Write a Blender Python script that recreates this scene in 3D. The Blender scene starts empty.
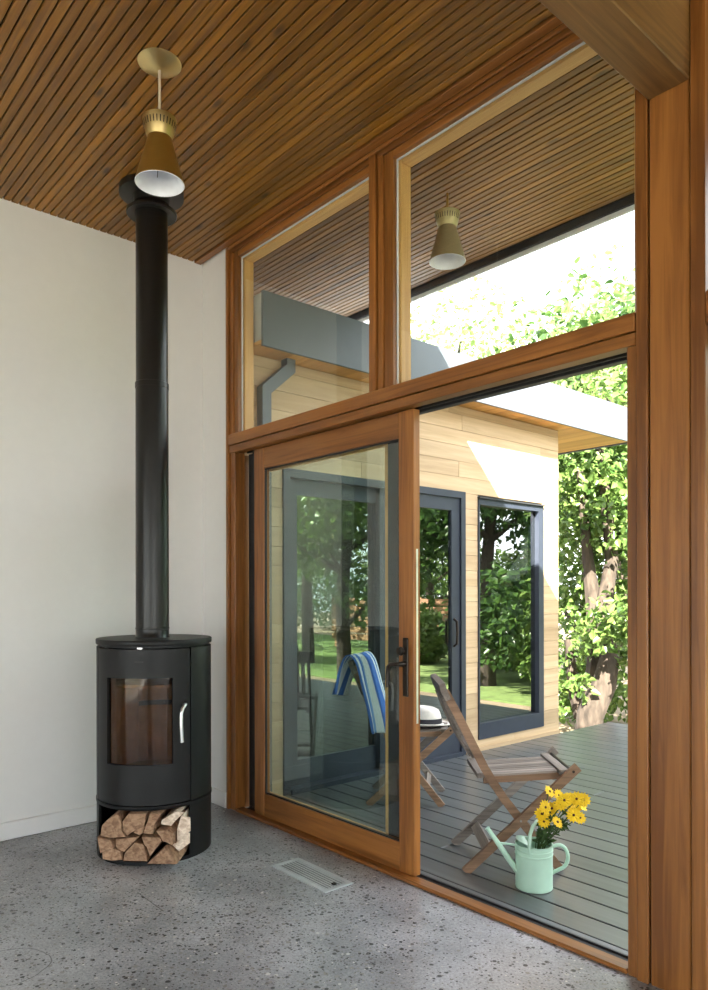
import bpy, bmesh, math, random
import numpy as np
from mathutils import Vector, Matrix
random.seed(7)
rng = np.random.default_rng(11)
C = bpy.context.scene.collection
SC = bpy.context.scene

# ------------------------------------------------------------------ camera, sky, sun, exposure
CAM = Vector((0.0, -2.42, 1.35))
YAW = math.radians(48.74)
cam_d = bpy.data.cameras.new('camera'); cam = bpy.data.objects.new('camera', cam_d); C.objects.link(cam)
cam.matrix_world = Matrix.Translation(CAM) @ Matrix.Rotation(YAW, 4, 'Z') @ Matrix.Rotation(math.radians(90), 4, 'X') @ Matrix.Rotation(math.radians(-0.1), 4, 'Z')
cam_d.sensor_fit = 'HORIZONTAL'; cam_d.sensor_width = 36.0
cam_d.lens = 734 / 708 * 36; cam_d.shift_y = 96 / 708
cam_d.clip_start = 0.05; cam_d.clip_end = 300
SC.camera = cam

w = bpy.data.worlds.new('sky'); SC.world = w; w.use_nodes = True
bg = w.node_tree.nodes['Background']
bg.inputs[0].default_value = (0.90, 0.935, 1.0, 1); bg.inputs[1].default_value = 2.7

sun_d = bpy.data.lights.new('sun', 'SUN'); sun = bpy.data.objects.new('sun', sun_d); C.objects.link(sun)
sun_d.energy = 23.0; sun_d.angle = math.radians(0.55); sun_d.color = (1.0, 0.93, 0.82)
sun.rotation_euler = Vector((-0.83, 1.0, -1.0)).to_track_quat('-Z', 'Y').to_euler()
sun.location = (6, -8, 9)

vs = SC.view_settings
vs.view_transform = 'Standard'; vs.look = 'None'; vs.gamma = 1.0; vs.use_curve_mapping = False
vs.exposure = 1.12
SC.cycles.max_bounces = 12; SC.cycles.diffuse_bounces = 6; SC.cycles.glossy_bounces = 6
SC.cycles.transparent_max_bounces = 24; SC.cycles.transmission_bounces = 8

# a pixel of the 708x990 photograph -> a measured point on a plane (used to survey real positions)
FW = Vector((-math.sin(YAW), math.cos(YAW), 0)); RT = Vector((math.cos(YAW), math.sin(YAW), 0))
def survey(px, py, z=None, y=None, x=None, t=None):
    d = FW + RT * ((px - 354) / 734) + Vector((0, 0, (591 - py) / 734))
    if z is not None: t = (z - CAM.z) / d.z
    elif y is not None: t = (y - CAM.y) / d.y
    elif x is not None: t = (x - CAM.x) / d.x
    return CAM + d * t

# ------------------------------------------------------------------ materials
def mat_new(name):
    m = bpy.data.materials.new(name); m.use_nodes = True
    nt = m.node_tree; b = nt.nodes['Principled BSDF']
    return m, nt, b
def N(nt, t, **kw):
    n = nt.nodes.new(t)
    for k, v in kw.items():
        if k.startswith('i_'):
            key = k[2:]; key = int(key) if key.isdigit() else key.replace('_', ' ')
            n.inputs[key].default_value = v
        else: setattr(n, k, v)
    return n
def L(nt, a, b): nt.links.new(a, b)
def ramp(nt, stops):
    r = nt.nodes.new('ShaderNodeValToRGB'); e = r.color_ramp.elements
    while len(e) > 1: e.remove(e[-1])
    e[0].position = stops[0][0]; e[0].color = (*stops[0][1], 1)
    for p, c in stops[1:]:
        q = e.new(p); q.color = (*c, 1)
    return r
def vec_rand(nt, coord='Object', scale=37.0):
    tc = N(nt, 'ShaderNodeTexCoord'); oi = N(nt, 'ShaderNodeObjectInfo')
    mu = N(nt, 'ShaderNodeMath', operation='MULTIPLY'); mu.inputs[1].default_value = scale
    L(nt, oi.outputs['Random'], mu.inputs[0])
    ad = N(nt, 'ShaderNodeVectorMath', operation='ADD')
    L(nt, tc.outputs[coord], ad.inputs[0]); L(nt, mu.outputs[0], ad.inputs[1])
    return ad.outputs[0], oi.outputs['Random']
_wood = {}
def wood(kind, axis):
    key = (kind, axis)
    if key in _wood: return _wood[key]
    P = dict(
        frame=((0.158, 0.054, 0.010), (0.35, 0.138, 0.031), 0.36, 0.16, 6.0, 0.0),
        ceil=((0.145, 0.057, 0.005), (0.34, 0.146, 0.015), 0.38, 0.17, 7.0, 0.9),
        beam=((0.13, 0.062, 0.017), (0.26, 0.130, 0.036), 0.55, 0.12, 7.0, 0.0),
        pale=((0.56, 0.31, 0.11), (0.72, 0.44, 0.17), 0.5, 0.12, 7.0, 0.0),
        siding=((0.46, 0.32, 0.18), (0.64, 0.47, 0.285), 0.6, 0.12, 4.0, 0.0),
        soffit=((0.50, 0.25, 0.07), (0.66, 0.37, 0.12), 0.5, 0.2, 5.0, 0.0),  # bounced sunlight painted in as a brighter, more orange tone
        teak=((0.16, 0.09, 0.05), (0.33, 0.195, 0.115), 0.6, 0.2, 9.0, 0.0),
        teakgrey=((0.12, 0.10, 0.085), (0.28, 0.24, 0.21), 0.7, 0.2, 9.0, 0.0),
        fence=((0.25, 0.12, 0.06), (0.42, 0.23, 0.12), 0.7, 0.25, 5.0, 0.0),
        vent=((0.3, 0.3, 0.3), (0.4, 0.4, 0.4), 0.5, 0.0, 5.0, 0.0),
    )[kind]
    dk, lt, rough, var, sc, knots = P
    m, nt, b = mat_new(f'wood_{kind}_{axis}')
    v, rnd = vec_rand(nt)
    s = [sc * 6, sc * 6, sc * 6]; s['xyz'.index(axis)] = sc * 0.28
    mp = N(nt, 'ShaderNodeMapping'); mp.inputs['Scale'].default_value = s; L(nt, v, mp.inputs[0])
    n1 = N(nt, 'ShaderNodeTexNoise', i_Scale=1.0, i_Detail=7.0, i_Roughness=0.62, i_Distortion=0.9); L(nt, mp.outputs[0], n1.inputs['Vector'])
    s2 = [sc * 1.3] * 3; s2['xyz'.index(axis)] = sc * 0.10
    mp2 = N(nt, 'ShaderNodeMapping'); mp2.inputs['Scale'].default_value = s2; L(nt, v, mp2.inputs[0])
    n2 = N(nt, 'ShaderNodeTexNoise', i_Scale=1.0, i_Detail=3.0, i_Roughness=0.5); L(nt, mp2.outputs[0], n2.inputs['Vector'])
    av = N(nt, 'ShaderNodeMath', operation='ADD'); L(nt, n1.outputs[0], av.inputs[0]); L(nt, n2.outputs[0], av.inputs[1])
    hf = N(nt, 'ShaderNodeMath', operation='MULTIPLY'); hf.inputs[1].default_value = 0.5; L(nt, av.outputs[0], hf.inputs[0])
    r = ramp(nt, [(0.39, dk), (0.61, lt)]); L(nt, hf.outputs[0], r.inputs[0])
    col = r.outputs[0]
    if knots:
        mp3 = N(nt, 'ShaderNodeMapping'); s3 = [9.0] * 3; s3['xyz'.index(axis)] = 3.2; mp3.inputs['Scale'].default_value = s3; L(nt, v, mp3.inputs[0])
        vo = N(nt, 'ShaderNodeTexVoronoi', i_Scale=1.0); L(nt, mp3.outputs[0], vo.inputs['Vector'])
        kr = ramp(nt, [(0.05, (0.12, 0.12, 0.12)), (0.17, (1, 1, 1))]); L(nt, vo.outputs['Distance'], kr.inputs[0])
        mx = N(nt, 'ShaderNodeMix', data_type='RGBA', blend_type='MULTIPLY'); mx.inputs[0].default_value = 0.8
        L(nt, col, mx.inputs[6]); L(nt, kr.outputs[0], mx.inputs[7]); col = mx.outputs[2]
    hs = N(nt, 'ShaderNodeHueSaturation')
    mr = N(nt, 'ShaderNodeMapRange'); mr.inputs['To Min'].default_value = 1 - var; mr.inputs['To Max'].default_value = 1 + var
    L(nt, rnd, mr.inputs[0]); L(nt, mr.outputs[0], hs.inputs['Value']); L(nt, col, hs.inputs['Color'])
    L(nt, hs.outputs[0], b.inputs['Base Color'])
    b.inputs['Roughness'].default_value = rough
    bp = N(nt, 'ShaderNodeBump', i_Strength=0.12, i_Distance=0.004); L(nt, n1.outputs[0], bp.inputs['Height']); L(nt, bp.outputs[0], b.inputs['Normal'])
    _wood[key] = m
    return m
_plain = {}
def plain(name, col, rough=0.5, metal=0.0, bump=0.0, bscale=200.0, var=0.08, spec=None):
    if name in _plain: return _plain[name]
    m, nt, b = mat_new(name)
    tc = N(nt, 'ShaderNodeTexCoord')
    n = N(nt, 'ShaderNodeTexNoise', i_Scale=bscale * 0.06, i_Detail=5.0); L(nt, tc.outputs['Object'], n.inputs['Vector'])
    a = tuple(c * (1 - var) for c in col); z = tuple(min(1, c * (1 + var)) for c in col)
    r = ramp(nt, [(0.3, a), (0.7, z)]); L(nt, n.outputs[0], r.inputs[0]); L(nt, r.outputs[0], b.inputs['Base Color'])
    b.inputs['Roughness'].default_value = rough; b.inputs['Metallic'].default_value = metal
    if spec is not None: b.inputs['Specular IOR Level'].default_value = spec
    if bump:
        n2 = N(nt, 'ShaderNodeTexNoise', i_Scale=bscale, i_Detail=3.0); L(nt, tc.outputs['Object'], n2.inputs['Vector'])
        bp = N(nt, 'ShaderNodeBump', i_Strength=bump, i_Distance=0.002); L(nt, n2.outputs[0], bp.inputs['Height']); L(nt, bp.outputs[0], b.inputs['Normal'])
    _plain[name] = m
    return m
def pane_mat(name, tint, ior, rough=0.0):
    if name in _plain: return _plain[name]
    m = bpy.data.materials.new(name); m.use_nodes = True; nt = m.node_tree
    for n in list(nt.nodes): nt.nodes.remove(n)
    o = N(nt, 'ShaderNodeOutputMaterial'); mx = N(nt, 'ShaderNodeMixShader')
    tr = N(nt, 'ShaderNodeBsdfTransparent'); tr.inputs[0].default_value = (*tint, 1)
    gl = N(nt, 'ShaderNodeBsdfGlossy'); gl.inputs['Roughness'].default_value = rough; gl.inputs[0].default_value = (1, 1, 1, 1)
    fr = N(nt, 'ShaderNodeFresnel'); geo = N(nt, 'ShaderNodeNewGeometry'); mr = N(nt, 'ShaderNodeMapRange')
    mr.inputs['To Min'].default_value = ior; mr.inputs['To Max'].default_value = 1.0 / ior      # same reflectance on both sides of the sheet
    L(nt, geo.outputs['Backfacing'], mr.inputs[0]); L(nt, mr.outputs[0], fr.inputs[0])
    L(nt, fr.outputs[0], mx.inputs[0]); L(nt, tr.outputs[0], mx.inputs[1]); L(nt, gl.outputs[0], mx.inputs[2]); L(nt, mx.outputs[0], o.inputs[0])
    _plain[name] = m
    return m
PANE = pane_mat('clear_window_glass', (0.95, 0.97, 0.95), 1.35)
DOORPANE = pane_mat('tinted_door_glass', (0.872, 0.918, 0.896), 1.55)
LOWE = pane_mat('reflective_glass', (0.62, 0.68, 0.66), 2.9)
FIREPANE = pane_mat('smoked_stove_glass', (0.62, 0.53, 0.42), 1.33)

WHITE = plain('white_wall_paint', (0.80, 0.79, 0.77), 0.75, bump=0.03, bscale=300, var=0.01)
BASEW = plain('white_trim_paint', (0.82, 0.815, 0.80), 0.45, var=0.01)
BLACK = plain('black_stove_steel', (0.0075, 0.0078, 0.0085), 0.45, var=0.1, spec=0.3)
PIPE = plain('black_pipe_enamel', (0.006, 0.0055, 0.005), 0.30, var=0.1, spec=0.4)
DARK = plain('dark_void', (0.012, 0.011, 0.010), 0.9)
STEEL = plain('brushed_steel', (0.75, 0.75, 0.76), 0.3, metal=1.0)
ALU = plain('grey_aluminium', (0.42, 0.44, 0.47), 0.38, metal=0.7)
GASKET = plain('black_rubber', (0.015, 0.015, 0.016), 0.6)
BEADW = plain('white_glazing_bead', (0.75, 0.76, 0.76), 0.5)
CLAD = plain('dark_grey_cladding', (0.032, 0.034, 0.038), 0.45)
NAVY = plain('navy_grey_frame', (0.033, 0.041, 0.060), 0.42)
FASCIA = plain('slate_grey_metal', (0.105, 0.122, 0.145), 0.5, var=0.05)
BRONZE = plain('oil_rubbed_bronze', (0.035, 0.026, 0.020), 0.33, metal=0.6)
BRASS = plain('brushed_brass', (0.72, 0.56, 0.26), 0.33, metal=1.0, var=0.06)
BRASSD = plain('satin_gold_paint', (0.50, 0.32, 0.08), 0.38, metal=0.85, var=0.06)
CORD = plain('ivory_cord', (0.66, 0.55, 0.42), 0.6)
SHADEIN = plain('white_shade_lining', (0.85, 0.87, 0.92), 0.5)
VENTM = plain('grey_vent_metal', (0.52, 0.55, 0.57), 0.4, metal=0.3)
MINT = plain('mint_enamel', (0.44, 0.66, 0.53), 0.3, var=0.05)
PETAL = plain('yellow_petal', (0.90, 0.62, 0.008), 0.6, var=0.1)
EYE = plain('brown_flower_eye', (0.10, 0.032, 0.008), 0.8)
STEM = plain('flower_stem_green', (0.045, 0.095, 0.022), 0.6)
STRAW = plain('white_straw', (0.78, 0.74, 0.68), 0.75, bump=0.3, bscale=900, var=0.05)
BAND = plain('black_ribbon', (0.016, 0.016, 0.022), 0.7)
BRICK = plain('fire_brick', (0.62, 0.42, 0.23), 0.9, var=0.2)
ROOFM = plain('grey_roofing', (0.5, 0.5, 0.49), 0.8)
SOILM = plain('leaf_litter_soil', (0.22, 0.17, 0.11), 0.95, bump=0.5, bscale=30, var=0.4)
LAWNM = plain('mown_grass', (0.15, 0.22, 0.06), 0.9, bump=0.5, bscale=120, var=0.35)
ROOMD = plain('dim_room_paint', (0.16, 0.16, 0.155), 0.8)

def concrete():
    m, nt, b = mat_new('polished_concrete')
    tc = N(nt, 'ShaderNodeTexCoord'); P = tc.outputs['Object']
    n1 = N(nt, 'ShaderNodeTexNoise', i_Scale=1.4, i_Detail=8.0, i_Roughness=0.65); L(nt, P, n1.inputs['Vector'])
    r1 = ramp(nt, [(0.36, (0.200, 0.205, 0.216)), (0.64, (0.47, 0.48, 0.51))]); L(nt, n1.outputs[0], r1.inputs[0])
    n2 = N(nt, 'ShaderNodeTexNoise', i_Scale=95.0, i_Detail=5.0, i_Roughness=0.75); L(nt, P, n2.inputs['Vector'])
    r2 = ramp(nt, [(0.36, (0.55, 0.55, 0.55)), (0.60, (1.22, 1.22, 1.22))]); L(nt, n2.outputs[0], r2.inputs[0])
    mx = N(nt, 'ShaderNodeMix', data_type='RGBA', blend_type='MULTIPLY'); mx.inputs[0].default_value = 0.75
    L(nt, r1.outputs[0], mx.inputs[6]); L(nt, r2.outputs[0], mx.inputs[7]); col = mx.outputs[2]
    zone = N(nt, 'ShaderNodeTexNoise', i_Scale=0.9, i_Detail=3.0); L(nt, P, zone.inputs['Vector'])
    for sc, th, lo, hi, seed in ((52, 0.30, (0.035, 0.035, 0.036), (0.60, 0.60, 0.58), 0.0), (105, 0.26, (0.045, 0.042, 0.040), (0.66, 0.64, 0.60), 7.3)):
        ad = N(nt, 'ShaderNodeVectorMath', operation='ADD'); ad.inputs[1].default_value = (seed, seed, 0); L(nt, P, ad.inputs[0])
        vo = N(nt, 'ShaderNodeTexVoronoi', i_Scale=float(sc)); L(nt, ad.outputs[0], vo.inputs['Vector'])
        sep = N(nt, 'ShaderNodeSeparateColor'); L(nt, vo.outputs['Color'], sep.inputs[0])
        a1 = N(nt, 'ShaderNodeMath', operation='ADD'); L(nt, sep.outputs[0], a1.inputs[0])
        zs = N(nt, 'ShaderNodeMath', operation='MULTIPLY'); zs.inputs[1].default_value = 2.2; L(nt, zone.outputs[0], zs.inputs[0])
        zz = N(nt, 'ShaderNodeMath', operation='SUBTRACT'); zz.inputs[1].default_value = 1.15; L(nt, zs.outputs[0], zz.inputs[0]); L(nt, zz.outputs[0], a1.inputs[1])
        gt = N(nt, 'ShaderNodeMath', operation='GREATER_THAN'); gt.inputs[1].default_value = th; L(nt, a1.outputs[0], gt.inputs[0])
        rad = N(nt, 'ShaderNodeMath', operation='MULTIPLY'); rad.inputs[1].default_value = 0.50; L(nt, sep.outputs[1], rad.inputs[0])
        lt = N(nt, 'ShaderNodeMath', operation='LESS_THAN'); L(nt, vo.outputs['Distance'], lt.inputs[0]); L(nt, rad.outputs[0], lt.inputs[1])
        mk = N(nt, 'ShaderNodeMath', operation='MULTIPLY'); L(nt, gt.outputs[0], mk.inputs[0]); L(nt, lt.outputs[0], mk.inputs[1])
        cr = ramp(nt, [(0.0, lo), (0.62, tuple(1.9 * c for c in lo)), (0.84, (0.24, 0.225, 0.205)), (0.95, (0.27, 0.26, 0.25)), (0.995, hi)]); L(nt, sep.outputs[2], cr.inputs[0])
        m2 = N(nt, 'ShaderNodeMix', data_type='RGBA'); L(nt, mk.outputs[0], m2.inputs[0]); L(nt, col, m2.inputs[6]); L(nt, cr.outputs[0], m2.inputs[7]); col = m2.outputs[2]
    # a round patch scar and a hairline crack
    c0 = survey(8, 966, z=0)
    wob = N(nt, 'ShaderNodeTexNoise', i_Scale=9.0, i_Detail=2.0); L(nt, P, wob.inputs['Vector'])
    ds = N(nt, 'ShaderNodeVectorMath', operation='DISTANCE'); ds.inputs[1].default_value = (c0.x, c0.y, 0); L(nt, P, ds.inputs[0])
    wm = N(nt, 'ShaderNodeMath', operation='MULTIPLY'); wm.inputs[1].default_value = 0.03; L(nt, wob.outputs[0], wm.inputs[0])
    s1 = N(nt, 'ShaderNodeMath', operation='ADD'); L(nt, ds.outputs['Value'], s1.inputs[0]); L(nt, wm.outputs[0], s1.inputs[1])
    s2 = N(nt, 'ShaderNodeMath', operation='SUBTRACT'); s2.inputs[1].default_value = 0.153; L(nt, s1.outputs[0], s2.inputs[0])
    ab = N(nt, 'ShaderNodeMath', operation='ABSOLUTE'); L(nt, s2.outputs[0], ab.inputs[0])
    ring = N(nt, 'ShaderNodeMath', operation='LESS_THAN'); ring.inputs[1].default_value = 0.0022; L(nt, ab.outputs[0], ring.inputs[0])
    k0, k1 = survey(137, 892, z=0), survey(163, 911, z=0); d = (k1 - k0); ln = d.length; d.normalize()
    sb = N(nt, 'ShaderNodeVectorMath', operation='SUBTRACT'); sb.inputs[1].default_value = (k0.x, k0.y, 0); L(nt, P, sb.inputs[0])
    d1 = N(nt, 'ShaderNodeVectorMath', operation='DOT_PRODUCT'); d1.inputs[1].default_value = (d.x, d.y, 0); L(nt, sb.outputs[0], d1.inputs[0])
    d2 = N(nt, 'ShaderNodeVectorMath', operation='DOT_PRODUCT'); d2.inputs[1].default_value = (-d.y, d.x, 0); L(nt, sb.outputs[0], d2.inputs[0])
    c1 = N(nt, 'ShaderNodeMath', operation='COMPARE'); c1.inputs[1].default_value = ln / 2; c1.inputs[2].default_value = ln / 2; L(nt, d1.outputs['Value'], c1.inputs[0])
    c2 = N(nt, 'ShaderNodeMath', operation='COMPARE'); c2.inputs[1].default_value = 0; c2.inputs[2].default_value = 0.0024; L(nt, d2.outputs['Value'], c2.inputs[0])
    cm = N(nt, 'ShaderNodeMath', operation='MULTIPLY'); L(nt, c1.outputs[0], cm.inputs[0]); L(nt, c2.outputs[0], cm.inputs[1])
    al = N(nt, 'ShaderNodeMath', operation='MAXIMUM'); L(nt, cm.outputs[0], al.inputs[0]); L(nt, ring.outputs[0], al.inputs[1])
    am = N(nt, 'ShaderNodeMath', operation='MULTIPLY'); am.inputs[1].default_value = 0.7; L(nt, al.outputs[0], am.inputs[0])
    m3 = N(nt, 'ShaderNodeMix', data_type='RGBA'); L(nt, am.outputs[0], m3.inputs[0]); L(nt, col, m3.inputs[6]); m3.inputs[7].default_value = (0.04, 0.04, 0.04, 1)
    L(nt, m3.outputs[2], b.inputs['Base Color'])
    rr = N(nt, 'ShaderNodeMapRange'); rr.inputs['To Min'].default_value = 0.20; rr.inputs['To Max'].default_value = 0.42; L(nt, n1.outputs[0], rr.inputs[0]); L(nt, rr.outputs[0], b.inputs['Roughness'])
    bp = N(nt, 'ShaderNodeBump', i_Strength=0.06, i_Distance=0.002); L(nt, n2.outputs[0], bp.inputs['Height']); L(nt, bp.outputs[0], b.inputs['Normal'])
    return m
def deck_mat():
    m, nt, b = mat_new('painted_deck_board')
    v, rnd = vec_rand(nt)
    mp = N(nt, 'ShaderNodeMapping'); mp.inputs['Scale'].default_value = (1.5, 30, 30); L(nt, v, mp.inputs[0])
    n = N(nt, 'ShaderNodeTexNoise', i_Scale=1.0, i_Detail=6.0); L(nt, mp.outputs[0], n.inputs['Vector'])
    r = ramp(nt, [(0.3, (0.066, 0.073, 0.079)), (0.7, (0.098, 0.107, 0.113))]); L(nt, n.outputs[0], r.inputs[0])
    hs = N(nt, 'ShaderNodeHueSaturation'); mr = N(nt, 'ShaderNodeMapRange'); mr.inputs['To Min'].default_value = 0.9; mr.inputs['To Max'].default_value = 1.1
    L(nt, rnd, mr.inputs[0]); L(nt, mr.outputs[0], hs.inputs['Value']); L(nt, r.outputs[0], hs.inputs['Color']); L(nt, hs.outputs[0], b.inputs['Base Color'])
    n2 = N(nt, 'ShaderNodeTexNoise', i_Scale=2.0, i_Detail=1.0); L(nt, v, n2.inputs['Vector'])
    rr = N(nt, 'ShaderNodeMapRange'); rr.inputs['To Min'].default_value = 0.27; rr.inputs['To Max'].default_value = 0.36; L(nt, n2.outputs[0], rr.inputs[0]); L(nt, rr.outputs[0], b.inputs['Roughness'])
    b.inputs['Specular IOR Level'].default_value = 0.85
    bp = N(nt, 'ShaderNodeBump', i_Strength=0.10, i_Distance=0.003); L(nt, n.outputs[0], bp.inputs['Height']); L(nt, bp.outputs[0], b.inputs['Normal'])
    return m
def leaf_mat(name, dk, lt):
    m = bpy.data.materials.new(name); m.use_nodes = True; nt = m.node_tree
    b = nt.nodes['Principled BSDF']; o = nt.nodes['Material Output']
    tc = N(nt, 'ShaderNodeTexCoord'); n = N(nt, 'ShaderNodeTexNoise', i_Scale=5.0, i_Detail=5.0); L(nt, tc.outputs['Object'], n.inputs['Vector'])
    r = ramp(nt, [(0.34, dk), (0.66, lt)]); L(nt, n.outputs[0], r.inputs[0]); L(nt, r.outputs[0], b.inputs['Base Color'])
    b.inputs['Roughness'].default_value = 0.32
    t = N(nt, 'ShaderNodeBsdfTranslucent'); L(nt, r.outputs[0], t.inputs[0])
    mx = N(nt, 'ShaderNodeMixShader'); mx.inputs[0].default_value = 0.45
    L(nt, b.outputs[0], mx.inputs[1]); L(nt, t.outputs[0], mx.inputs[2]); L(nt, mx.outputs[0], o.inputs[0])
    return m
def bark_mat():
    m, nt, b = mat_new('rough_bark')
    tc = N(nt, 'ShaderNodeTexCoord'); mp = N(nt, 'ShaderNodeMapping'); mp.inputs['Scale'].default_value = (14, 14, 4); L(nt, tc.outputs['Object'], mp.inputs[0])
    n = N(nt, 'ShaderNodeTexNoise', i_Scale=1.0, i_Detail=7.0); L(nt, mp.outputs[0], n.inputs['Vector'])
    r = ramp(nt, [(0.3, (0.020, 0.015, 0.010)), (0.7, (0.085, 0.065, 0.048))]); L(nt, n.outputs[0], r.inputs[0]); L(nt, r.outputs[0], b.inputs['Base Color'])
    b.inputs['Roughness'].default_value = 0.95
    bp = N(nt, 'ShaderNodeBump', i_Strength=0.7, i_Distance=0.03); L(nt, n.outputs[0], bp.inputs['Height']); L(nt, bp.outputs[0], b.inputs['Normal'])
    return m
def log_mats():
    out = []
    for nm, dk, lt in (('split_wood_face', (0.22, 0.12, 0.07), (0.45, 0.28, 0.17)), ('pale_split_wood', (0.50, 0.37, 0.27), (0.78, 0.66, 0.54))):
        m, nt, b = mat_new(nm); v, rnd = vec_rand(nt)
        mp = N(nt, 'ShaderNodeMapping'); mp.inputs['Scale'].default_value = (8, 60, 60); L(nt, v, mp.inputs[0])
        n = N(nt, 'ShaderNodeTexNoise', i_Scale=1.0, i_Detail=6.0, i_Distortion=0.6); L(nt, mp.outputs[0], n.inputs['Vector'])
        r = ramp(nt, [(0.36, dk), (0.64, lt)]); L(nt, n.outputs[0], r.inputs[0])
        hs = N(nt, 'ShaderNodeHueSaturation'); mr = N(nt, 'ShaderNodeMapRange'); mr.inputs['To Min'].default_value = 0.7; mr.inputs['To Max'].default_value = 1.2
        L(nt, rnd, mr.inputs[0]); L(nt, mr.outputs[0], hs.inputs['Value']); L(nt, r.outputs[0], hs.inputs['Color']); L(nt, hs.outputs[0], b.inputs['Base Color'])
        b.inputs['Roughness'].default_value = 0.9
        bp = N(nt, 'ShaderNodeBump', i_Strength=0.4, i_Distance=0.006); L(nt, n.outputs[0], bp.inputs['Height']); L(nt, bp.outputs[0], b.inputs['Normal'])
        out.append(m)
    return out
def towel_mat():
    m, nt, b = mat_new('blue_striped_towel')
    uv = N(nt, 'ShaderNodeUVMap'); sx = N(nt, 'ShaderNodeSeparateXYZ'); L(nt, uv.outputs[0], sx.inputs[0])
    r = ramp(nt, [(0.0, (0.055, 0.16, 0.50))]); r.color_ramp.interpolation = 'CONSTANT'
    B, W, S = (0.05, 0.15, 0.50), (0.72, 0.76, 0.80), (0.20, 0.38, 0.70)
    for p, c in ((0.05, W), (0.13, B), (0.21, S), (0.235, W), (0.33, B), (0.60, W), (0.75, B), (0.90, W)):
        e = r.color_ramp.elements.new(p); e.color = (*c, 1)
    L(nt, sx.outputs[0], r.inputs[0])
    n = N(nt, 'ShaderNodeTexNoise', i_Scale=300.0); L(nt, uv.outputs[0], n.inputs['Vector'])
    bp = N(nt, 'ShaderNodeBump', i_Strength=0.4, i_Distance=0.003); L(nt, n.outputs[0], bp.inputs['Height']); L(nt, bp.outputs[0], b.inputs['Normal'])
    L(nt, r.outputs[0], b.inputs['Base Color']); b.inputs['Roughness'].default_value = 0.95
    return m
CONCRETE, DECK, BARK = concrete(), deck_mat(), bark_mat()
LOGM, LOGP = log_mats(); TOWEL = towel_mat()
LEAF1 = leaf_mat('ivy_green_leaf', (0.050, 0.115, 0.024), (0.22, 0.33, 0.085))
LEAF2 = leaf_mat('yellow_green_leaf', (0.15, 0.24, 0.07), (0.36, 0.45, 0.17))
LEAF3 = leaf_mat('deep_green_leaf', (0.030, 0.075, 0.020), (0.10, 0.19, 0.045))

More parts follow.
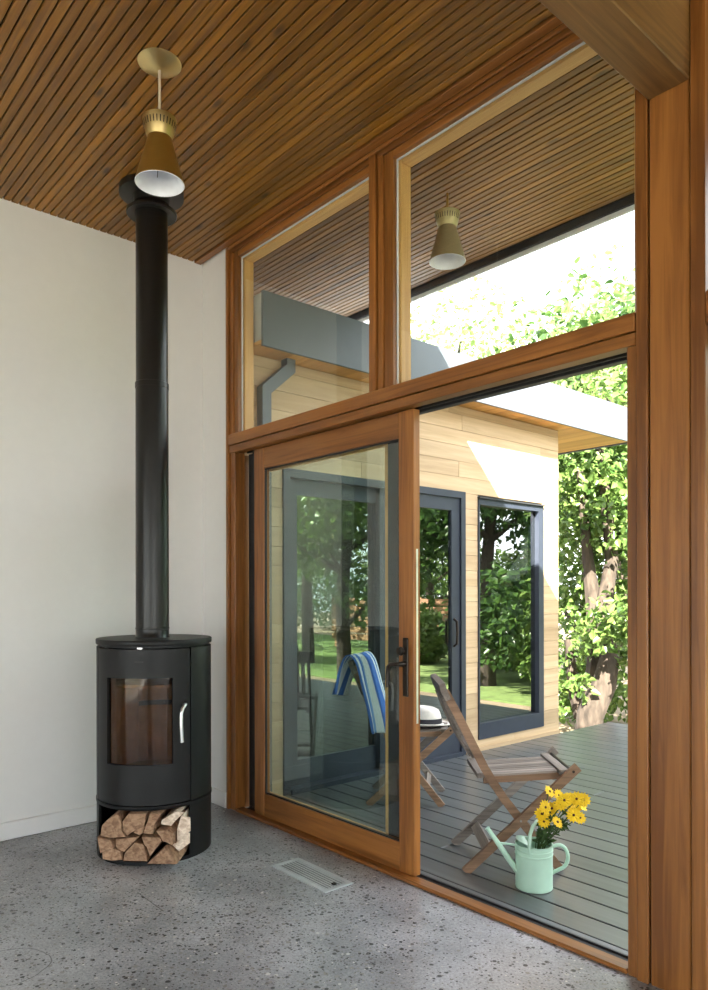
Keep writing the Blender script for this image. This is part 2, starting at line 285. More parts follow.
# ------------------------------------------------------------------ mesh helpers
ORG = {}
class MB:
    def __init__(s): s.v = []; s.f = []; s.uv = None
    def add(s, vs, fs):
        o = len(s.v); s.v += [tuple(p) for p in vs]; s.f += [tuple(i + o for i in f) for f in fs]; return s
    def box(s, x0, x1, y0, y1, z0, z1, bev=0.0):
        if bev <= 0:
            vs = [(x, y, z) for x in (x0, x1) for y in (y0, y1) for z in (z0, z1)]
            return s.add(vs, [(0, 1, 3, 2), (4, 6, 7, 5), (0, 4, 5, 1), (2, 3, 7, 6), (0, 2, 6, 4), (1, 5, 7, 3)])
        bm = bmesh.new(); bmesh.ops.create_cube(bm, size=1.0)
        for v in bm.verts:
            v.co = Vector(((x0 + x1) / 2 + v.co.x * (x1 - x0), (y0 + y1) / 2 + v.co.y * (y1 - y0), (z0 + z1) / 2 + v.co.z * (z1 - z0)))
        bmesh.ops.bevel(bm, geom=list(bm.edges), offset=bev, segments=1, affect='EDGES')
        bm.verts.index_update()
        s.add([v.co[:] for v in bm.verts], [[v.index for v in f.verts] for f in bm.faces]); bm.free(); return s
    def lathe(s, prof, c=(0, 0, 0), n=40, a0=0.0, a1=2 * math.pi, cap=True):
        full = abs(a1 - a0 - 2 * math.pi) < 1e-6
        m = n if full else n + 1; vs = []; fs = []
        for i in range(m):
            a = a0 + (a1 - a0) * i / n
            for r, z in prof: vs.append((c[0] + r * math.cos(a), c[1] + r * math.sin(a), c[2] + z))
        k = len(prof)
        for i in range(n):
            j = (i + 1) % m
            for q in range(k - 1): fs.append((i * k + q, j * k + q, j * k + q + 1, i * k + q + 1))
        return s.add(vs, fs)
    def ring(s, r0, r1, z0, z1, c=(0, 0, 0), a0=0.0, a1=2 * math.pi, n=40):
        full = abs(a1 - a0 - 2 * math.pi) < 1e-6
        s.lathe([(r0, z0), (r1, z0), (r1, z1), (r0, z1), (r0, z0)], c, n, a0, a1)
        if not full:
            for a, fl in ((a0, 1), (a1, 0)):
                q = [(c[0] + r * math.cos(a), c[1] + r * math.sin(a), c[2] + z) for r, z in ((r0, z0), (r1, z0), (r1, z1), (r0, z1))]
                s.add(q, [(0, 1, 2, 3) if fl else (3, 2, 1, 0)])
        return s
    def tube(s, pts, r, n=10, caps=True):
        pts = [Vector(p) for p in pts]; rs = r if isinstance(r, (list, tuple)) else [r] * len(pts)
        vs = []; fs = []; up = None
        for i, p in enumerate(pts):
            d = (pts[min(i + 1, len(pts) - 1)] - pts[max(i - 1, 0)]).normalized()
            if up is None: up = d.orthogonal().normalized()
            up = (up - d * up.dot(d)).normalized(); sd = d.cross(up)
            for k in range(n):
                a = 2 * math.pi * k / n; vs.append(p + (up * math.cos(a) + sd * math.sin(a)) * rs[i])
        for i in range(len(pts) - 1):
            for k in range(n):
                k2 = (k + 1) % n; fs.append((i * n + k, i * n + k2, (i + 1) * n + k2, (i + 1) * n + k))
        if caps:
            fs.append(tuple(range(n))[::-1]); fs.append(tuple((len(pts) - 1) * n + k for k in range(n)))
        return s.add(vs, fs)
    def strip(s, pts, w, y0, y1):
        """rectangular bar following (x, z) points, from y0 to y1"""
        P = [Vector((p[0], p[1])) for p in pts]; a = []; b = []
        for i, p in enumerate(P):
            d = (P[min(i + 1, len(P) - 1)] - P[max(i - 1, 0)]).normalized(); nn = Vector((-d.y, d.x)) * (w / 2)
            a.append(p + nn); b.append(p - nn)
        vs = []
        for q in range(len(P)):
            vs += [(a[q].x, y0, a[q].y), (a[q].x, y1, a[q].y), (b[q].x, y1, b[q].y), (b[q].x, y0, b[q].y)]
        fs = []
        for q in range(len(P) - 1):
            for k in range(4):
                k2 = (k + 1) % 4; fs.append((q * 4 + k, q * 4 + k2, q * 4 + 4 + k2, q * 4 + 4 + k))
        e = (len(P) - 1) * 4
        fs += [(3, 2, 1, 0), (e, e + 1, e + 2, e + 3)]
        return s.add(vs, fs)
    def mesh(s, name, org=(0, 0, 0), smooth=False, fix=True):
        me = bpy.data.meshes.new(name)
        me.from_pydata([(v[0] - org[0], v[1] - org[1], v[2] - org[2]) for v in s.v], [], s.f)
        if fix:
            bm = bmesh.new(); bm.from_mesh(me); bmesh.ops.remove_doubles(bm, verts=bm.verts, dist=1e-5)
            bmesh.ops.recalc_face_normals(bm, faces=bm.faces); bm.to_mesh(me); bm.free()
        if smooth:
            me.polygons.foreach_set('use_smooth', [True] * len(me.polygons))
            try: me.set_sharp_from_angle(angle=math.radians(38))
            except Exception: pass
        return me
def tag(o, label, cat, group=None, kind=None):
    o['label'] = label; o['category'] = cat
    if group: o['group'] = group
    if kind: o['kind'] = kind
    return o
def thing(name, label, cat, loc=(0, 0, 0), rotz=0.0, group=None, kind=None):
    o = bpy.data.objects.new(name, None); C.objects.link(o); o.location = loc; o.rotation_euler = (0, 0, rotz)
    o.empty_display_size = 0.05
    ORG[o.name] = Vector(loc) if rotz == 0.0 else Vector((0, 0, 0))
    return tag(o, label, cat, group, kind)
def part(name, mb, mat, parent, smooth=False, fix=True, label=None, kind=None):
    org = ORG[parent.name]
    o = bpy.data.objects.new(name, mb.mesh(name, org, smooth, fix)); C.objects.link(o)
    o.data.materials.append(mat); o.parent = parent; ORG[o.name] = org
    if label: o['label'] = label
    if kind: o['kind'] = kind
    return o
def solo(name, mb, mat, label, cat, loc=(0, 0, 0), group=None, kind=None, smooth=False, fix=True):
    o = bpy.data.objects.new(name, mb.mesh(name, loc, smooth, fix)); C.objects.link(o); o.location = loc
    o.data.materials.append(mat); ORG[o.name] = Vector(loc)
    return tag(o, label, cat, group, kind)
def bx(*a, bev=0.0): return MB().box(*a, bev=bev)
def dup(root, loc, rotz, label, group=None):
    r = root.copy(); C.objects.link(r); r.location = loc; r.rotation_euler = (0, 0, rotz); r['label'] = label
    if group: r['group'] = group
    for ch in list(root.children):
        c = ch.copy(); C.objects.link(c); c.parent = r
        for g in list(ch.children):
            d = g.copy(); C.objects.link(d); d.parent = c
    return r

# ------------------------------------------------------------------ room shell
XL, XR, YB, ZC = -4.252, 4.4, -6.6, 3.492          # left wall, right wall, back wall, ceiling
solo('floor', bx(XL - 0.2, XR + 0.2, YB - 0.2, 0.060, -0.2, 0.0), CONCRETE, 'polished grey concrete floor with dark aggregate specks', 'floor', kind='structure')
solo('wall_left', bx(XL - 0.2, XL, YB - 0.2, 0.11, 0.001, ZC), WHITE, 'white painted wall behind the black stove', 'wall', kind='structure')
solo('wall_front', bx(XL, -3.9525, 0.0, 0.11, 0.001, ZC), WHITE, 'narrow white wall strip between room corner and wooden door frame', 'wall', kind='structure')
solo('baseboard_left', bx(XL, XL + 0.019, YB, -0.021, 0.001, 0.098, bev=0.005), BASEW, 'white baseboard along the wall behind the stove', 'baseboard', kind='structure')
solo('baseboard_front', bx(XL + 0.0, -3.954, -0.019, 0.0, 0.001, 0.098, bev=0.005), BASEW, 'short white baseboard beside the wooden door frame', 'baseboard', kind='structure')
# unseen sides with their big windows
wb = MB(); wb.box(XL, XR, YB - 0.2, YB, 2.3, ZC); wb.box(XL, -3.4, YB - 0.2, YB, 0, 2.3); wb.box(3.8, XR, YB - 0.2, YB, 0, 2.3)
solo('wall_back', wb, WHITE, 'white wall around the rear window', 'wall', kind='structure', fix=False)
wr = MB(); wr.box(XR, XR + 0.2, YB, 0.2, 2.3, ZC); wr.box(XR, XR + 0.2, YB, YB + 0.5, 0, 2.3); wr.box(XR, XR + 0.2, -0.4, 0.2, 0, 2.3)
solo('wall_right', wr, WHITE, 'white wall around the side window', 'wall', kind='structure', fix=False)

# ceiling of narrow slats
ceil = solo('ceiling', bx(XL - 0.2, XR + 0.2, YB - 0.2, 0.118, ZC + 0.004, ZC + 0.03), DARK, 'warm brown wooden slat ceiling with dark gaps', 'ceiling', kind='structure')
PITCH = 0.0412; SW = 0.0346
slat_me = bx(XL, XR, -SW / 2, SW / 2, -0.014, 0.0, bev=0.0018).mesh('slat'); slat_me.materials.append(wood('ceil', 'x'))
y = -0.09; k = 0
while y > YB:
    o = bpy.data.objects.new('slat', slat_me); C.objects.link(o); o.parent = ceil
    o.location = (0, y, ZC + 0.003 + (0.0012 if k % 5 == 2 else 0)); y -= PITCH; k += 1
# roof with exterior soffit
roof = thing('roof', 'flat house roof with slatted wooden eave and dark fascia', 'roof', (0, 0, ZC + 0.03), kind='structure')
EAVE = 1.390
part('roof_slab', bx(-7.5, 7.4, YB - 3.2, -0.4, ZC + 0.035, ZC + 0.22), ROOFM, roof)  # unseen rear and side overhang lengthened to keep direct sun out of the room
part('eave_slab', bx(-7.5, 6.0, -0.399, EAVE - 0.045, ZC + 0.035, ZC + 0.05), ROOFM, roof)
part('fascia', bx(-7.5, 6.0, EAVE - 0.044, EAVE - 0.02, ZC - 0.038, ZC + 0.012, bev=0.003), CLAD, roof)
part('drip_edge', bx(-7.5, 6.0, EAVE - 0.019, EAVE, ZC - 0.062, ZC - 0.010, bev=0.003), BEADW, roof)
part('soffit_backing', bx(-7.5, 6.0, 0.12, EAVE - 0.046, ZC + 0.006, ZC + 0.034), DARK, roof)
sof_me = bx(-7.5, 6.0, -SW / 2, SW / 2, -0.014, 0.0, bev=0.0018).mesh('soffit_slat'); sof_me.materials.append(wood('ceil', 'x'))
y = 0.135
while y < EAVE - 0.065:
    o = bpy.data.objects.new('soffit_slat', sof_me); C.objects.link(o); o.parent = roof
    o.location = (0, y, -0.025); y += PITCH
bm_ = thing('ceiling_beam', 'thick tan timber beam running under the slat ceiling into the post', 'beam', (-1.15, -3.3, 3.025), kind='structure')
part('timber', bx(-1.222, -1.08, YB, -0.004, 3.025, ZC - 0.012, bev=0.004), wood('beam', 'y'), bm_)

# ------------------------------------------------------------------ glazed timber wall
FX, FZ, FY = wood('frame', 'x'), wood('frame', 'z'), wood('frame', 'y')
PX, PZ = wood('pale', 'x'), wood('pale', 'z')
RX1 = 3.9
t1 = thing('trim_1', 'reddish brown timber jamb at the white wall', 'trim', (-3.93, 0.1, 0), kind='structure')
part('casing_board', bx(-3.952, -3.927, -0.012, 0.06, 0, ZC - 0.012, bev=0.003), FZ, t1)
part('upper_jamb', bx(-3.924, -3.886, 0.002, 0.11, 2.317, 3.436, bev=0.003), FZ, t1)
part('jamb_board', bx(-3.923, -3.868, 0.004, 0.075, 0, 2.203, bev=0.003), FZ, t1)
part('jamb_back', bx(-3.952, -3.926, 0.062, 0.11, 2.2, ZC - 0.012), FZ, t1)
part('jamb_back', bx(-3.952, -3.90, 0.077, 0.20, 0, 2.199), FZ, t1)
part('track_stop', bx(-3.898, -3.868, 0.150, 0.20, 0.02, 2.20, bev=0.002), FZ, t1)
t2 = thing('trim_2', 'horizontal reddish timber transom between the upper windows and the sliding door', 'trim', (-2.6, 0.05, 2.2), kind='structure')
part('transom_board', bx(-3.925, -1.270, -0.012, 0.20, 2.252, 2.316, bev=0.003), FX, t2)
part('header_board', bx(-3.925, -1.270, -0.004, 0.055, 2.204, 2.248, bev=0.003), FX, t2)
for y0, y1, z0, mm in ((0.056, 0.088, 2.222, FX), (0.089, 0.097, 2.205, GASKET), (0.098, 0.128, 2.218, ALU), (0.129, 0.137, 2.203, GASKET), (0.138, 0.2, 2.214, CLAD)):
    part('track_rail', bx(-3.866, -1.308, y0, y1, z0, 2.249), mm, t2)
t3 = thing('trim_3', 'tall reddish timber post with casings at the end of the sliding door', 'trim', (-1.15, 0.1, 0), kind='structure')
part('door_stop', bx(-1.306, -1.269, 0.002, 0.20, 0, 2.204, bev=0.003), FZ, t3)
part('casing_board', bx(-1.267, -1.225, -0.010, 0.2, 0, ZC - 0.012, bev=0.003), FZ, t3)
part('post', bx(-1.220, -1.083, -0.004, 0.2, 0, ZC - 0.012, bev=0.004), FZ, t3)
part('casing_board', bx(-1.078, -1.030, -0.010, 0.2, 0, ZC - 0.012, bev=0.003), FZ, t3)
part('joint_backing', bx(-1.264, -1.032, 0.008, 0.19, 0, ZC - 0.013), DARK, t3)
t4 = thing('trim_4', 'stepped timber head trim under the ceiling above the upper windows', 'trim', (-2.6, 0.05, ZC), kind='structure')
part('head_board', bx(-3.926, -1.270, -0.012, 0.0, 3.460, ZC - 0.012, bev=0.003), FX, t4)
part('head_step', bx(-3.926, -1.270, 0.004, 0.11, 3.438, ZC - 0.012, bev=0.003), FX, t4)
part('ceiling_strip', bx(XL + 0.002, -1.226, -0.062, -0.016, ZC - 0.018, ZC + 0.003, bev=0.002), FX, t4)
t5 = thing('trim_5', 'vertical reddish timber mullion between the two upper windows', 'trim', (-2.58, 0.1, 2.316), kind='structure')
part('mullion_board', bx(-2.634, -2.588, -0.012, 0.11, 2.317, 3.459, bev=0.003), FZ, t5)
part('mullion_board', bx(-2.583, -2.548, 0.0, 0.11, 2.317, 3.437, bev=0.003), FZ, t5)

def upper_window(n, x0, x1, al, ar, label):
    w_ = thing(f'window_{n}', label, 'window', ((x0 + x1) / 2, 0.04, 2.317), kind='structure')
    z0, z1, a = 2.317, 3.437, 0.036
    xl, xr, zt = x0 + al, x1 - ar, z1 - a
    part('inner_frame', bx(x0, xl, 0.010, 0.034, z0, z1, bev=0.003), FZ, w_)
    part('inner_frame', bx(xr, x1, 0.010, 0.034, z0, z1, bev=0.003), FZ, w_)
    part('inner_frame', bx(xl, xr, 0.010, 0.034, zt, z1, bev=0.003), FX, w_)
    part('glazing_bead', bx(xl, xl + 0.006, 0.035, 0.044, z0, zt), BEADW, w_)
    part('glazing_bead', bx(xr - 0.006, xr, 0.035, 0.044, z0, zt), BEADW, w_)
    part('glazing_bead', bx(xl + 0.006, xr - 0.006, 0.035, 0.044, zt - 0.006, zt), BEADW, w_)
    part('pane', bx(xl + 0.006, xr - 0.006, 0.039, 0.041, z0, zt - 0.006), PANE, w_)
    part('outer_frame', bx(x0, xl + 0.020, 0.046, 0.112, z0, z1 - 0.001, bev=0.002), PZ, w_)
    part('outer_frame', bx(xr - 0.020, x1, 0.046, 0.112, z0, z1 - 0.001, bev=0.002), PZ, w_)
    part('outer_frame', bx(xl + 0.021, xr - 0.021, 0.046, 0.112, zt - 0.020, z1 - 0.001, bev=0.002), PX, w_)
upper_window(1, -3.885, -2.636, 0.042, 0.01, 'left upper window pane showing the grey fascia of the wing')
upper_window(2, -2.547, -1.270, 0.060, 0.01, 'upper window beside the post showing the soffit and pale trees')
# the next bay, right of the post
t6 = thing('trim_6', 'timber transom and jamb of the bay beyond the post', 'trim', (0, 0.1, 0), kind='structure')
part('transom_board', bx(-1.028, RX1, -0.012, 0.2, 2.204, 2.316, bev=0.003), FX, t6)
part('head_board', bx(-1.028, RX1, -0.012, 0.2, 3.437, ZC - 0.012, bev=0.003), FX, t6)
part('sill_board', bx(-1.028, RX1, 0.0, 0.2, 0.0, 0.06, bev=0.003), FX, t6)
part('jamb_board', bx(RX1 + 0.001, RX1 + 0.06, -0.012, 0.2, 0, ZC - 0.012, bev=0.003), FZ, t6)
solo('wall_corner', bx(RX1 + 0.062, XR, 0.0, 0.2, 0, ZC), WHITE, 'white wall strip at the far end of the glazed wall', 'wall', kind='structure')
w3 = thing('window_3', 'glazing of the bay beyond the post', 'window', (1.4, 0.1, 0.06), kind='structure')
part('pane', bx(-1.028, RX1, 0.099, 0.101, 0.062, 2.202), PANE, w3)
part('pane', bx(-1.028, RX1, 0.099, 0.101, 2.318, 3.435), PANE, w3)
# rear and side glazing (behind the camera)
w4 = thing('window_4', 'wide rear window behind the viewer', 'window', (0, YB - 0.1, 0), kind='structure')
part('pane', bx(-3.4, 3.8, YB - 0.101, YB - 0.099, 0.05, 2.3), PANE, w4)
for q in (-3.4, -1.6, 0.2, 2.0, 3.74): part('frame_post', bx(q, q + 0.06, YB - 0.15, YB - 0.102, 0, 2.3), FZ, w4)
w5 = thing('window_5', 'wide side window beside the viewer', 'window', (XR + 0.1, -3, 0), kind='structure')
part('pane', bx(XR + 0.099, XR + 0.101, YB + 0.5, -0.4, 0.05, 2.3), PANE, w5)
for q in (YB + 0.5, -4.3, -2.4, -0.46): part('frame_post', bx(XR + 0.102, XR + 0.15, q, q + 0.06, 0, 2.3), FZ, w5)

# threshold
t7 = thing('trim_7', 'timber threshold with dark metal sliding track at the door', 'trim', (-2.6, 0.08, 0), kind='structure')
part('sill_board', bx(-3.866, -1.307, -0.004, 0.060, 0.0005, 0.018, bev=0.004), FX, t7)
part('track_groove', bx(-3.866, -1.307, 0.061, 0.098, -0.02, 0.006), GASKET, t7)
part('track_rail', bx(-3.866, -1.307, 0.099, 0.108, -0.02, 0.014), CLAD, t7)
part('track_groove', bx(-3.866, -1.307, 0.109, 0.120, -0.02, 0.004), GASKET, t7)
part('metal_sill', bx(-3.866, -1.307, 0.121, 0.150, -0.02, 0.006, bev=0.002), plain('dull_sill_metal', (0.16, 0.17, 0.18), 0.5, metal=0.3), t7)

# sliding panel
def glass_panel(name, label, x0, x1, y0, y1, z0, z1, st, tr, br, mv, mh, pane, inner=None, g=0.007):
    d = thing(name, label, 'door', ((x0 + x1) / 2, (y0 + y1) / 2, z0), kind='structure')
    part('stile', bx(x0, x0 + st, y0, y1, z0, z1, bev=0.003), mv, d); part('stile', bx(x1 - st, x1, y0, y1, z0, z1, bev=0.003), mv, d)
    part('top_rail', bx(x0 + st, x1 - st, y0 + 0.001, y1, z1 - tr, z1, bev=0.003), mh, d)
    part('bottom_rail', bx(x0 + st, x1 - st, y0 + 0.001, y1, z0, z0 + br, bev=0.003), mh, d)
    ym = (y0 + y1) / 2
    p = part('pane', bx(x0 + st, x1 - st, ym - 0.001, ym + 0.001, z0 + br, z1 - tr), pane, d)
    for a in ((x0 + st, x0 + st + g, z0 + br, z1 - tr), (x1 - st - g, x1 - st, z0 + br, z1 - tr), (x0 + st + g, x1 - st - g, z0 + br, z0 + br + g), (x0 + st + g, x1 - st - g, z1 - tr - g, z1 - tr)):
        part('gasket', bx(a[0], a[1], ym - 0.014, ym - 0.002, a[2], a[3]), inner or GASKET, d)
    return d
sd = glass_panel('door_1', 'open sliding glass door panel with reddish timber stiles and bronze handle', -3.714, -2.383, 0.040, 0.084, 0.019, 2.200, 0.100, 0.125, 0.135, FZ, FX, DOORPANE)
part('latch_plate', bx(-2.3828, -2.3815, 0.056, 0.068, 0.73, 1.546), STEEL, sd)
hz = lambda py: 1.35 - (py - 591) / 734 * 3.44
hx = -2.432
es = part('handle_plate', bx(hx - 0.018, hx + 0.018, 0.030, 0.040, hz(697), hz(638), bev=0.004), BRONZE, sd)
kn = MB(); kn.lathe([(0.0, 0.0), (0.012, 0.0), (0.010, 0.012), (0.018, 0.018), (0.022, 0.028), (0.018, 0.038), (0.0, 0.042)], n=20)
kv = [(hx - 0.002 + v[0], 0.030 - v[2], hz(651) + v[1]) for v in kn.v]; k2 = MB(); k2.add(kv, kn.f)
part('thumb_knob', k2, BRONZE, es, smooth=True)
lv = MB(); zl = hz(664)
lv.tube([(hx, 0.032, zl), (hx, 0.005, zl), (hx - 0.004, -0.014, zl), (hx - 0.022, -0.021, zl), (hx - 0.045, -0.022, zl - 0.002), (hx - 0.060, -0.022, zl - 0.014), (hx - 0.064, -0.022, zl - 0.04), (hx - 0.064, -0.022, zl - 0.09), (hx - 0.063, -0.022, zl - 0.112)],
        [0.013, 0.012, 0.010, 0.009, 0.0085, 0.0085, 0.008, 0.007, 0.007], n=12)
part('lever', lv, BRONZE, es, smooth=True)
fd = glass_panel('door_2', 'fixed grey clad glass panel standing behind the sliding panel', -3.866, -2.45, 0.100, 0.136, 0.016, 2.200, 0.17, 0.11, 0.105, CLAD, CLAD, DOORPANE, PZ, 0.022)

# ------------------------------------------------------------------ stove
SX, SY = -3.631, -0.644
FA = math.atan2(-0.684, 0.73); R = 0.293; HALF = math.radians(53)
st = thing('wood_stove', 'black cylindrical wood stove with curved glass door and log store', 'stove', (SX, SY, 0))
c = (SX, SY, 0)
part('base_plate', MB().lathe([(0, 0.0), (R, 0.0), (R, 0.018), (0, 0.018)], c, 64), BLACK, st, smooth=True)
sh = MB(); sh.ring(R - 0.012, R, 0.018, 0.270, c, FA + HALF, FA + 2 * math.pi - HALF, 56)
part('log_store_wall', sh, BLACK, st, smooth=True)
part('shelf_plate', MB().lathe([(0, 0.270), (R + 0.001, 0.270), (R + 0.003, 0.276), (R + 0.003, 0.288), (0, 0.288)], c, 64), BLACK, st, smooth=True)
sb = MB(); sb.ring(R - 0.012, R, 0.290, 1.066, c, FA + HALF + 0.022, FA + 2 * math.pi - HALF - 0.022, 56)
part('body_shell', sb, BLACK, st, smooth=True)
part('inner_shell', MB().ring(R - 0.05, R - 0.04, 0.290, 1.066, c, FA + HALF - 0.12, FA + 2 * math.pi - HALF + 0.12, 40), BLACK, st, smooth=True)
tp = MB().lathe([(0, 1.068), (R - 0.010, 1.068), (R - 0.010, 1.078), (R + 0.002, 1.079), (R + 0.004, 1.083), (R + 0.004, 1.102), (R + 0.001, 1.106), (0, 1.106)], c, 72)
part('top_plate', tp, BLACK, st, smooth=True)
ta_ = FA + 0.06; am_ = bx(-0.004, 0.010, -0.012, 0.012, 1.0665, 1.0725)
am_.v = [(SX + math.cos(ta_) * (R + v[0]) - math.sin(ta_) * v[1], SY + math.sin(ta_) * (R + v[0]) + math.cos(ta_) * v[1], v[2]) for v in am_.v]
part('air_control', am_, STEEL, st)
dr = MB(); WH = math.radians(34.5); z0, z1, wz0, wz1 = 0.293, 1.062, 0.490, 0.920
dr.ring(R - 0.022, R, z0, wz0, c, FA - HALF, FA + HALF, 36); dr.ring(R - 0.022, R, wz1, z1, c, FA - HALF, FA + HALF, 36)
dr.ring(R - 0.022, R, wz0, wz1, c, FA - HALF, FA - WH, 10); dr.ring(R - 0.022, R, wz0, wz1, c, FA + WH, FA + HALF, 10)
door = part('stove_door', dr, BLACK, st, smooth=True)
part('door_glass', MB().ring(R - 0.016, R - 0.012, wz0, wz1, c, FA - WH, FA + WH, 24), FIREPANE, door, smooth=True)
bd = MB()
for i in range(5): bd.box(-0.0, 0.001, -0.020 + i * 0.0085, -0.0145 + i * 0.0085, 0, 0.006)
ab = FA + 0.04; br_ = MB(); br_.add([(SX + math.cos(ab) * (R + v[0] + 0.0002) - math.sin(ab) * v[1], SY + math.sin(ab) * (R + v[0] + 0.0002) + math.cos(ab) * v[1], 1.000 + v[2]*0.8) for v in bd.v], bd.f)
part('maker_mark', br_, plain('dark_etched_mark', (0.05, 0.05, 0.05), 0.6), door)
ha = FA + math.radians(42)
def hp(dr_, dt, z): return (SX + math.cos(ha) * (R + dr_) - math.sin(ha) * dt, SY + math.sin(ha) * (R + dr_) + math.cos(ha) * dt, z)
part('door_handle', MB().tube([hp(-0.002, 0.020, 0.782), hp(0.018, 0.020, 0.784), hp(0.032, 0.008, 0.781), hp(0.040, -0.008, 0.768), hp(0.042, -0.016, 0.745), hp(0.042, -0.017, 0.69), hp(0.042, -0.012, 0.602)], [0.008, 0.008, 0.0085, 0.009, 0.009, 0.009, 0.009], 12), STEEL, door, smooth=True, label='polished steel door handle')
fb = MB(); fb.ring(0.22, 0.235, 0.40, 0.99, c, FA + 1.0, FA + 2 * math.pi - 1.0, 6)
part('firebrick_lining', fb, BRICK, st)
part('firebox_floor', MB().lathe([(0, 0.40), (0.24, 0.40), (0.24, 0.41), (0, 0.41)], c, 24), BRICK, st)
part('baffle', MB().lathe([(0, 0.86), (0.20, 0.86), (0.20, 0.875), (0, 0.875)], c, 24), BRICK, st)
bs = MB(); bs.ring(0.186, 0.199, 0.72, 0.745, c, FA + 2.4, FA + 2 * math.pi - 2.4, 8)
part('air_slot', bs, DARK, st)

fl = thing('stove_pipe', 'tall black flue pipe rising from the stove to the ceiling', 'pipe', (SX, SY, 1.1061))
PR = 0.085; c = (SX - 0.008, SY - 0.009, 0)
fl_p = MB().lathe([(PR + 0.004, 1.1062), (PR + 0.004, 1.112), (PR + 0.001, 1.116), (PR + 0.001, 1.150), (PR + 0.003, 1.152), (PR + 0.003, 1.158), (PR + 0.001, 1.160), (PR, 2.44)], c, 40)
part('lower_section', fl_p, PIPE, fl, smooth=True)
part('joint_band', MB().lathe([(PR, 2.425), (PR + 0.0025, 2.426), (PR + 0.0025, 2.452), (PR + 0.0005, 2.454)], c, 40), PIPE, fl, smooth=True)
part('upper_section', MB().lathe([(PR - 0.002, 2.45), (PR - 0.002, ZC - 0.02)], c, 40), PIPE, fl, smooth=True)
part('storm_collar', MB().lathe([(PR - 0.001, 3.352), (PR + 0.042, 3.346), (PR + 0.046, 3.350), (PR + 0.046, 3.362), (PR - 0.001, 3.372)], c, 40), PIPE, fl, smooth=True)
part('ceiling_collar', MB().lathe([(PR, 3.395), (PR + 0.008, 3.40), (PR + 0.008, 3.44), (PR + 0.082, 3.447), (PR + 0.082, 3.4805), (PR, 3.4805)], c, 48), PIPE, fl, smooth=True)

# split logs stacked in the store; cross-sections in the plane of the opening
Fd = Vector((math.cos(FA), math.sin(FA), 0)); Sd = Vector((-Fd.y, Fd.x, 0))
lat_c = -1.06; TF = 3.90 - 0.335
def lp(zx, zy):
    px, py = 80 + zx / 5.06, 780 + zy / 5.06
    return ((px - 354) / 734 * TF - lat_c + 0.011, 1.35 - (py - 591) / 734 * TF)
LOGS = [
 ([(100, 408), (96, 372), (150, 352), (196, 366), (203, 412), (150, 416)], 0, 'dark lower split log at the door-hinge end of the pile', 0.02),
 ([(206, 414), (216, 372), (270, 318), (316, 328), (334, 380), (337, 416)], 0, 'broad wedge shaped log in the middle of the bottom row', 0.03),
 ([(341, 416), (432, 330), (481, 384), (494, 416)], 0, 'triangular log end at the bottom corner beside the pale splits', 0.06),
 ([(82, 288), (152, 300), (166, 344), (148, 351), (97, 369)], 0, 'rough split log on the end of the middle row by the wall', 0.045),
 ([(166, 308), (250, 297), (292, 291), (262, 320), (214, 371), (196, 365), (168, 346)], 0, 'brown split log in the middle row above the wedge', 0.02),
 ([(306, 286), (404, 290), (412, 308), (350, 390), (332, 340), (318, 328)], 0, 'pointed log with a torn end in the middle row', 0.035),
 ([(426, 330), (448, 340), (486, 376), (548, 330), (548, 276), (470, 335), (440, 318)], 1, 'lower pale split stick by the store edge', -0.005),
 ([(380, 256), (440, 250), (470, 268), (468, 330), (440, 316), (414, 308), (408, 288)], 0, 'stout log with a dark end below the top sticks', 0.04),
 ([(474, 268), (548, 196), (550, 268), (476, 330)], 1, 'upper pale split stick by the store edge', -0.005),
 ([(94, 286), (100, 234), (132, 200), (182, 172), (204, 214), (206, 258), (228, 290), (152, 297)], 0, 'chunky split log at the top by the wall', 0.035),
 ([(208, 262), (205, 214), (238, 170), (330, 160), (326, 210), (320, 236), (256, 268), (228, 286)], 0, 'wide split log on top in the middle of the pile', 0.03),
 ([(258, 272), (300, 240), (322, 240), (306, 276), (286, 284)], 0, 'thin splinter of wood wedged under the top log', 0.02),
 ([(310, 274), (336, 210), (346, 168), (408, 160), (372, 224), (362, 278)], 0, 'split log on top with a slanting pale face', 0.03),
 ([(392, 236), (398, 214), (470, 160), (520, 158), (446, 244)], 1, 'flat pale stick lying on top of the stack', 0.0),
]
for poly, mi, lab, pr in LOGS:
    pts = [lp(*p) for p in poly]; nP = len(pts); mb = MB(); rows = []
    cs = sum(p[0] for p in pts) / nP; cz = sum(p[1] for p in pts) / nP
    base = Vector((SX, SY, 0)) + Fd * 0.1 + Sd * cs; base.z = cz
    Ln = 0.335 - 0.30 + pr
    for d, sc in ((0.295 + pr, 0.94), (0.287 + pr, 0.985), (0.19, 0.97), (-0.06, 0.93)):
        for s, z in pts:
            s2, z2 = cs + (s - cs) * sc + random.uniform(-1, 1) * 0.0015, min(0.267, max(0.020, cz + (z - cz) * sc + random.uniform(-1, 1) * 0.0015))
            if abs(s2) > 0.216 and d < 0.29: s2 = math.copysign(0.216, s2)
            q = Vector((SX, SY, 0)) + Fd * d + Sd * s2; mb.v.append((q.x, q.y, z2))
    for r_ in range(3):
        for i in range(nP):
            j = (i + 1) % nP; mb.f.append((r_ * nP + i, r_ * nP + j, (r_ + 1) * nP + j, (r_ + 1) * nP + i))
    mb.f.append(tuple(range(nP))); mb.f.append(tuple(3 * nP + i for i in range(nP))[::-1])
    solo('split_log', mb, LOGP if mi else LOGM, lab, 'log', tuple(base), 'split logs in the stove store')

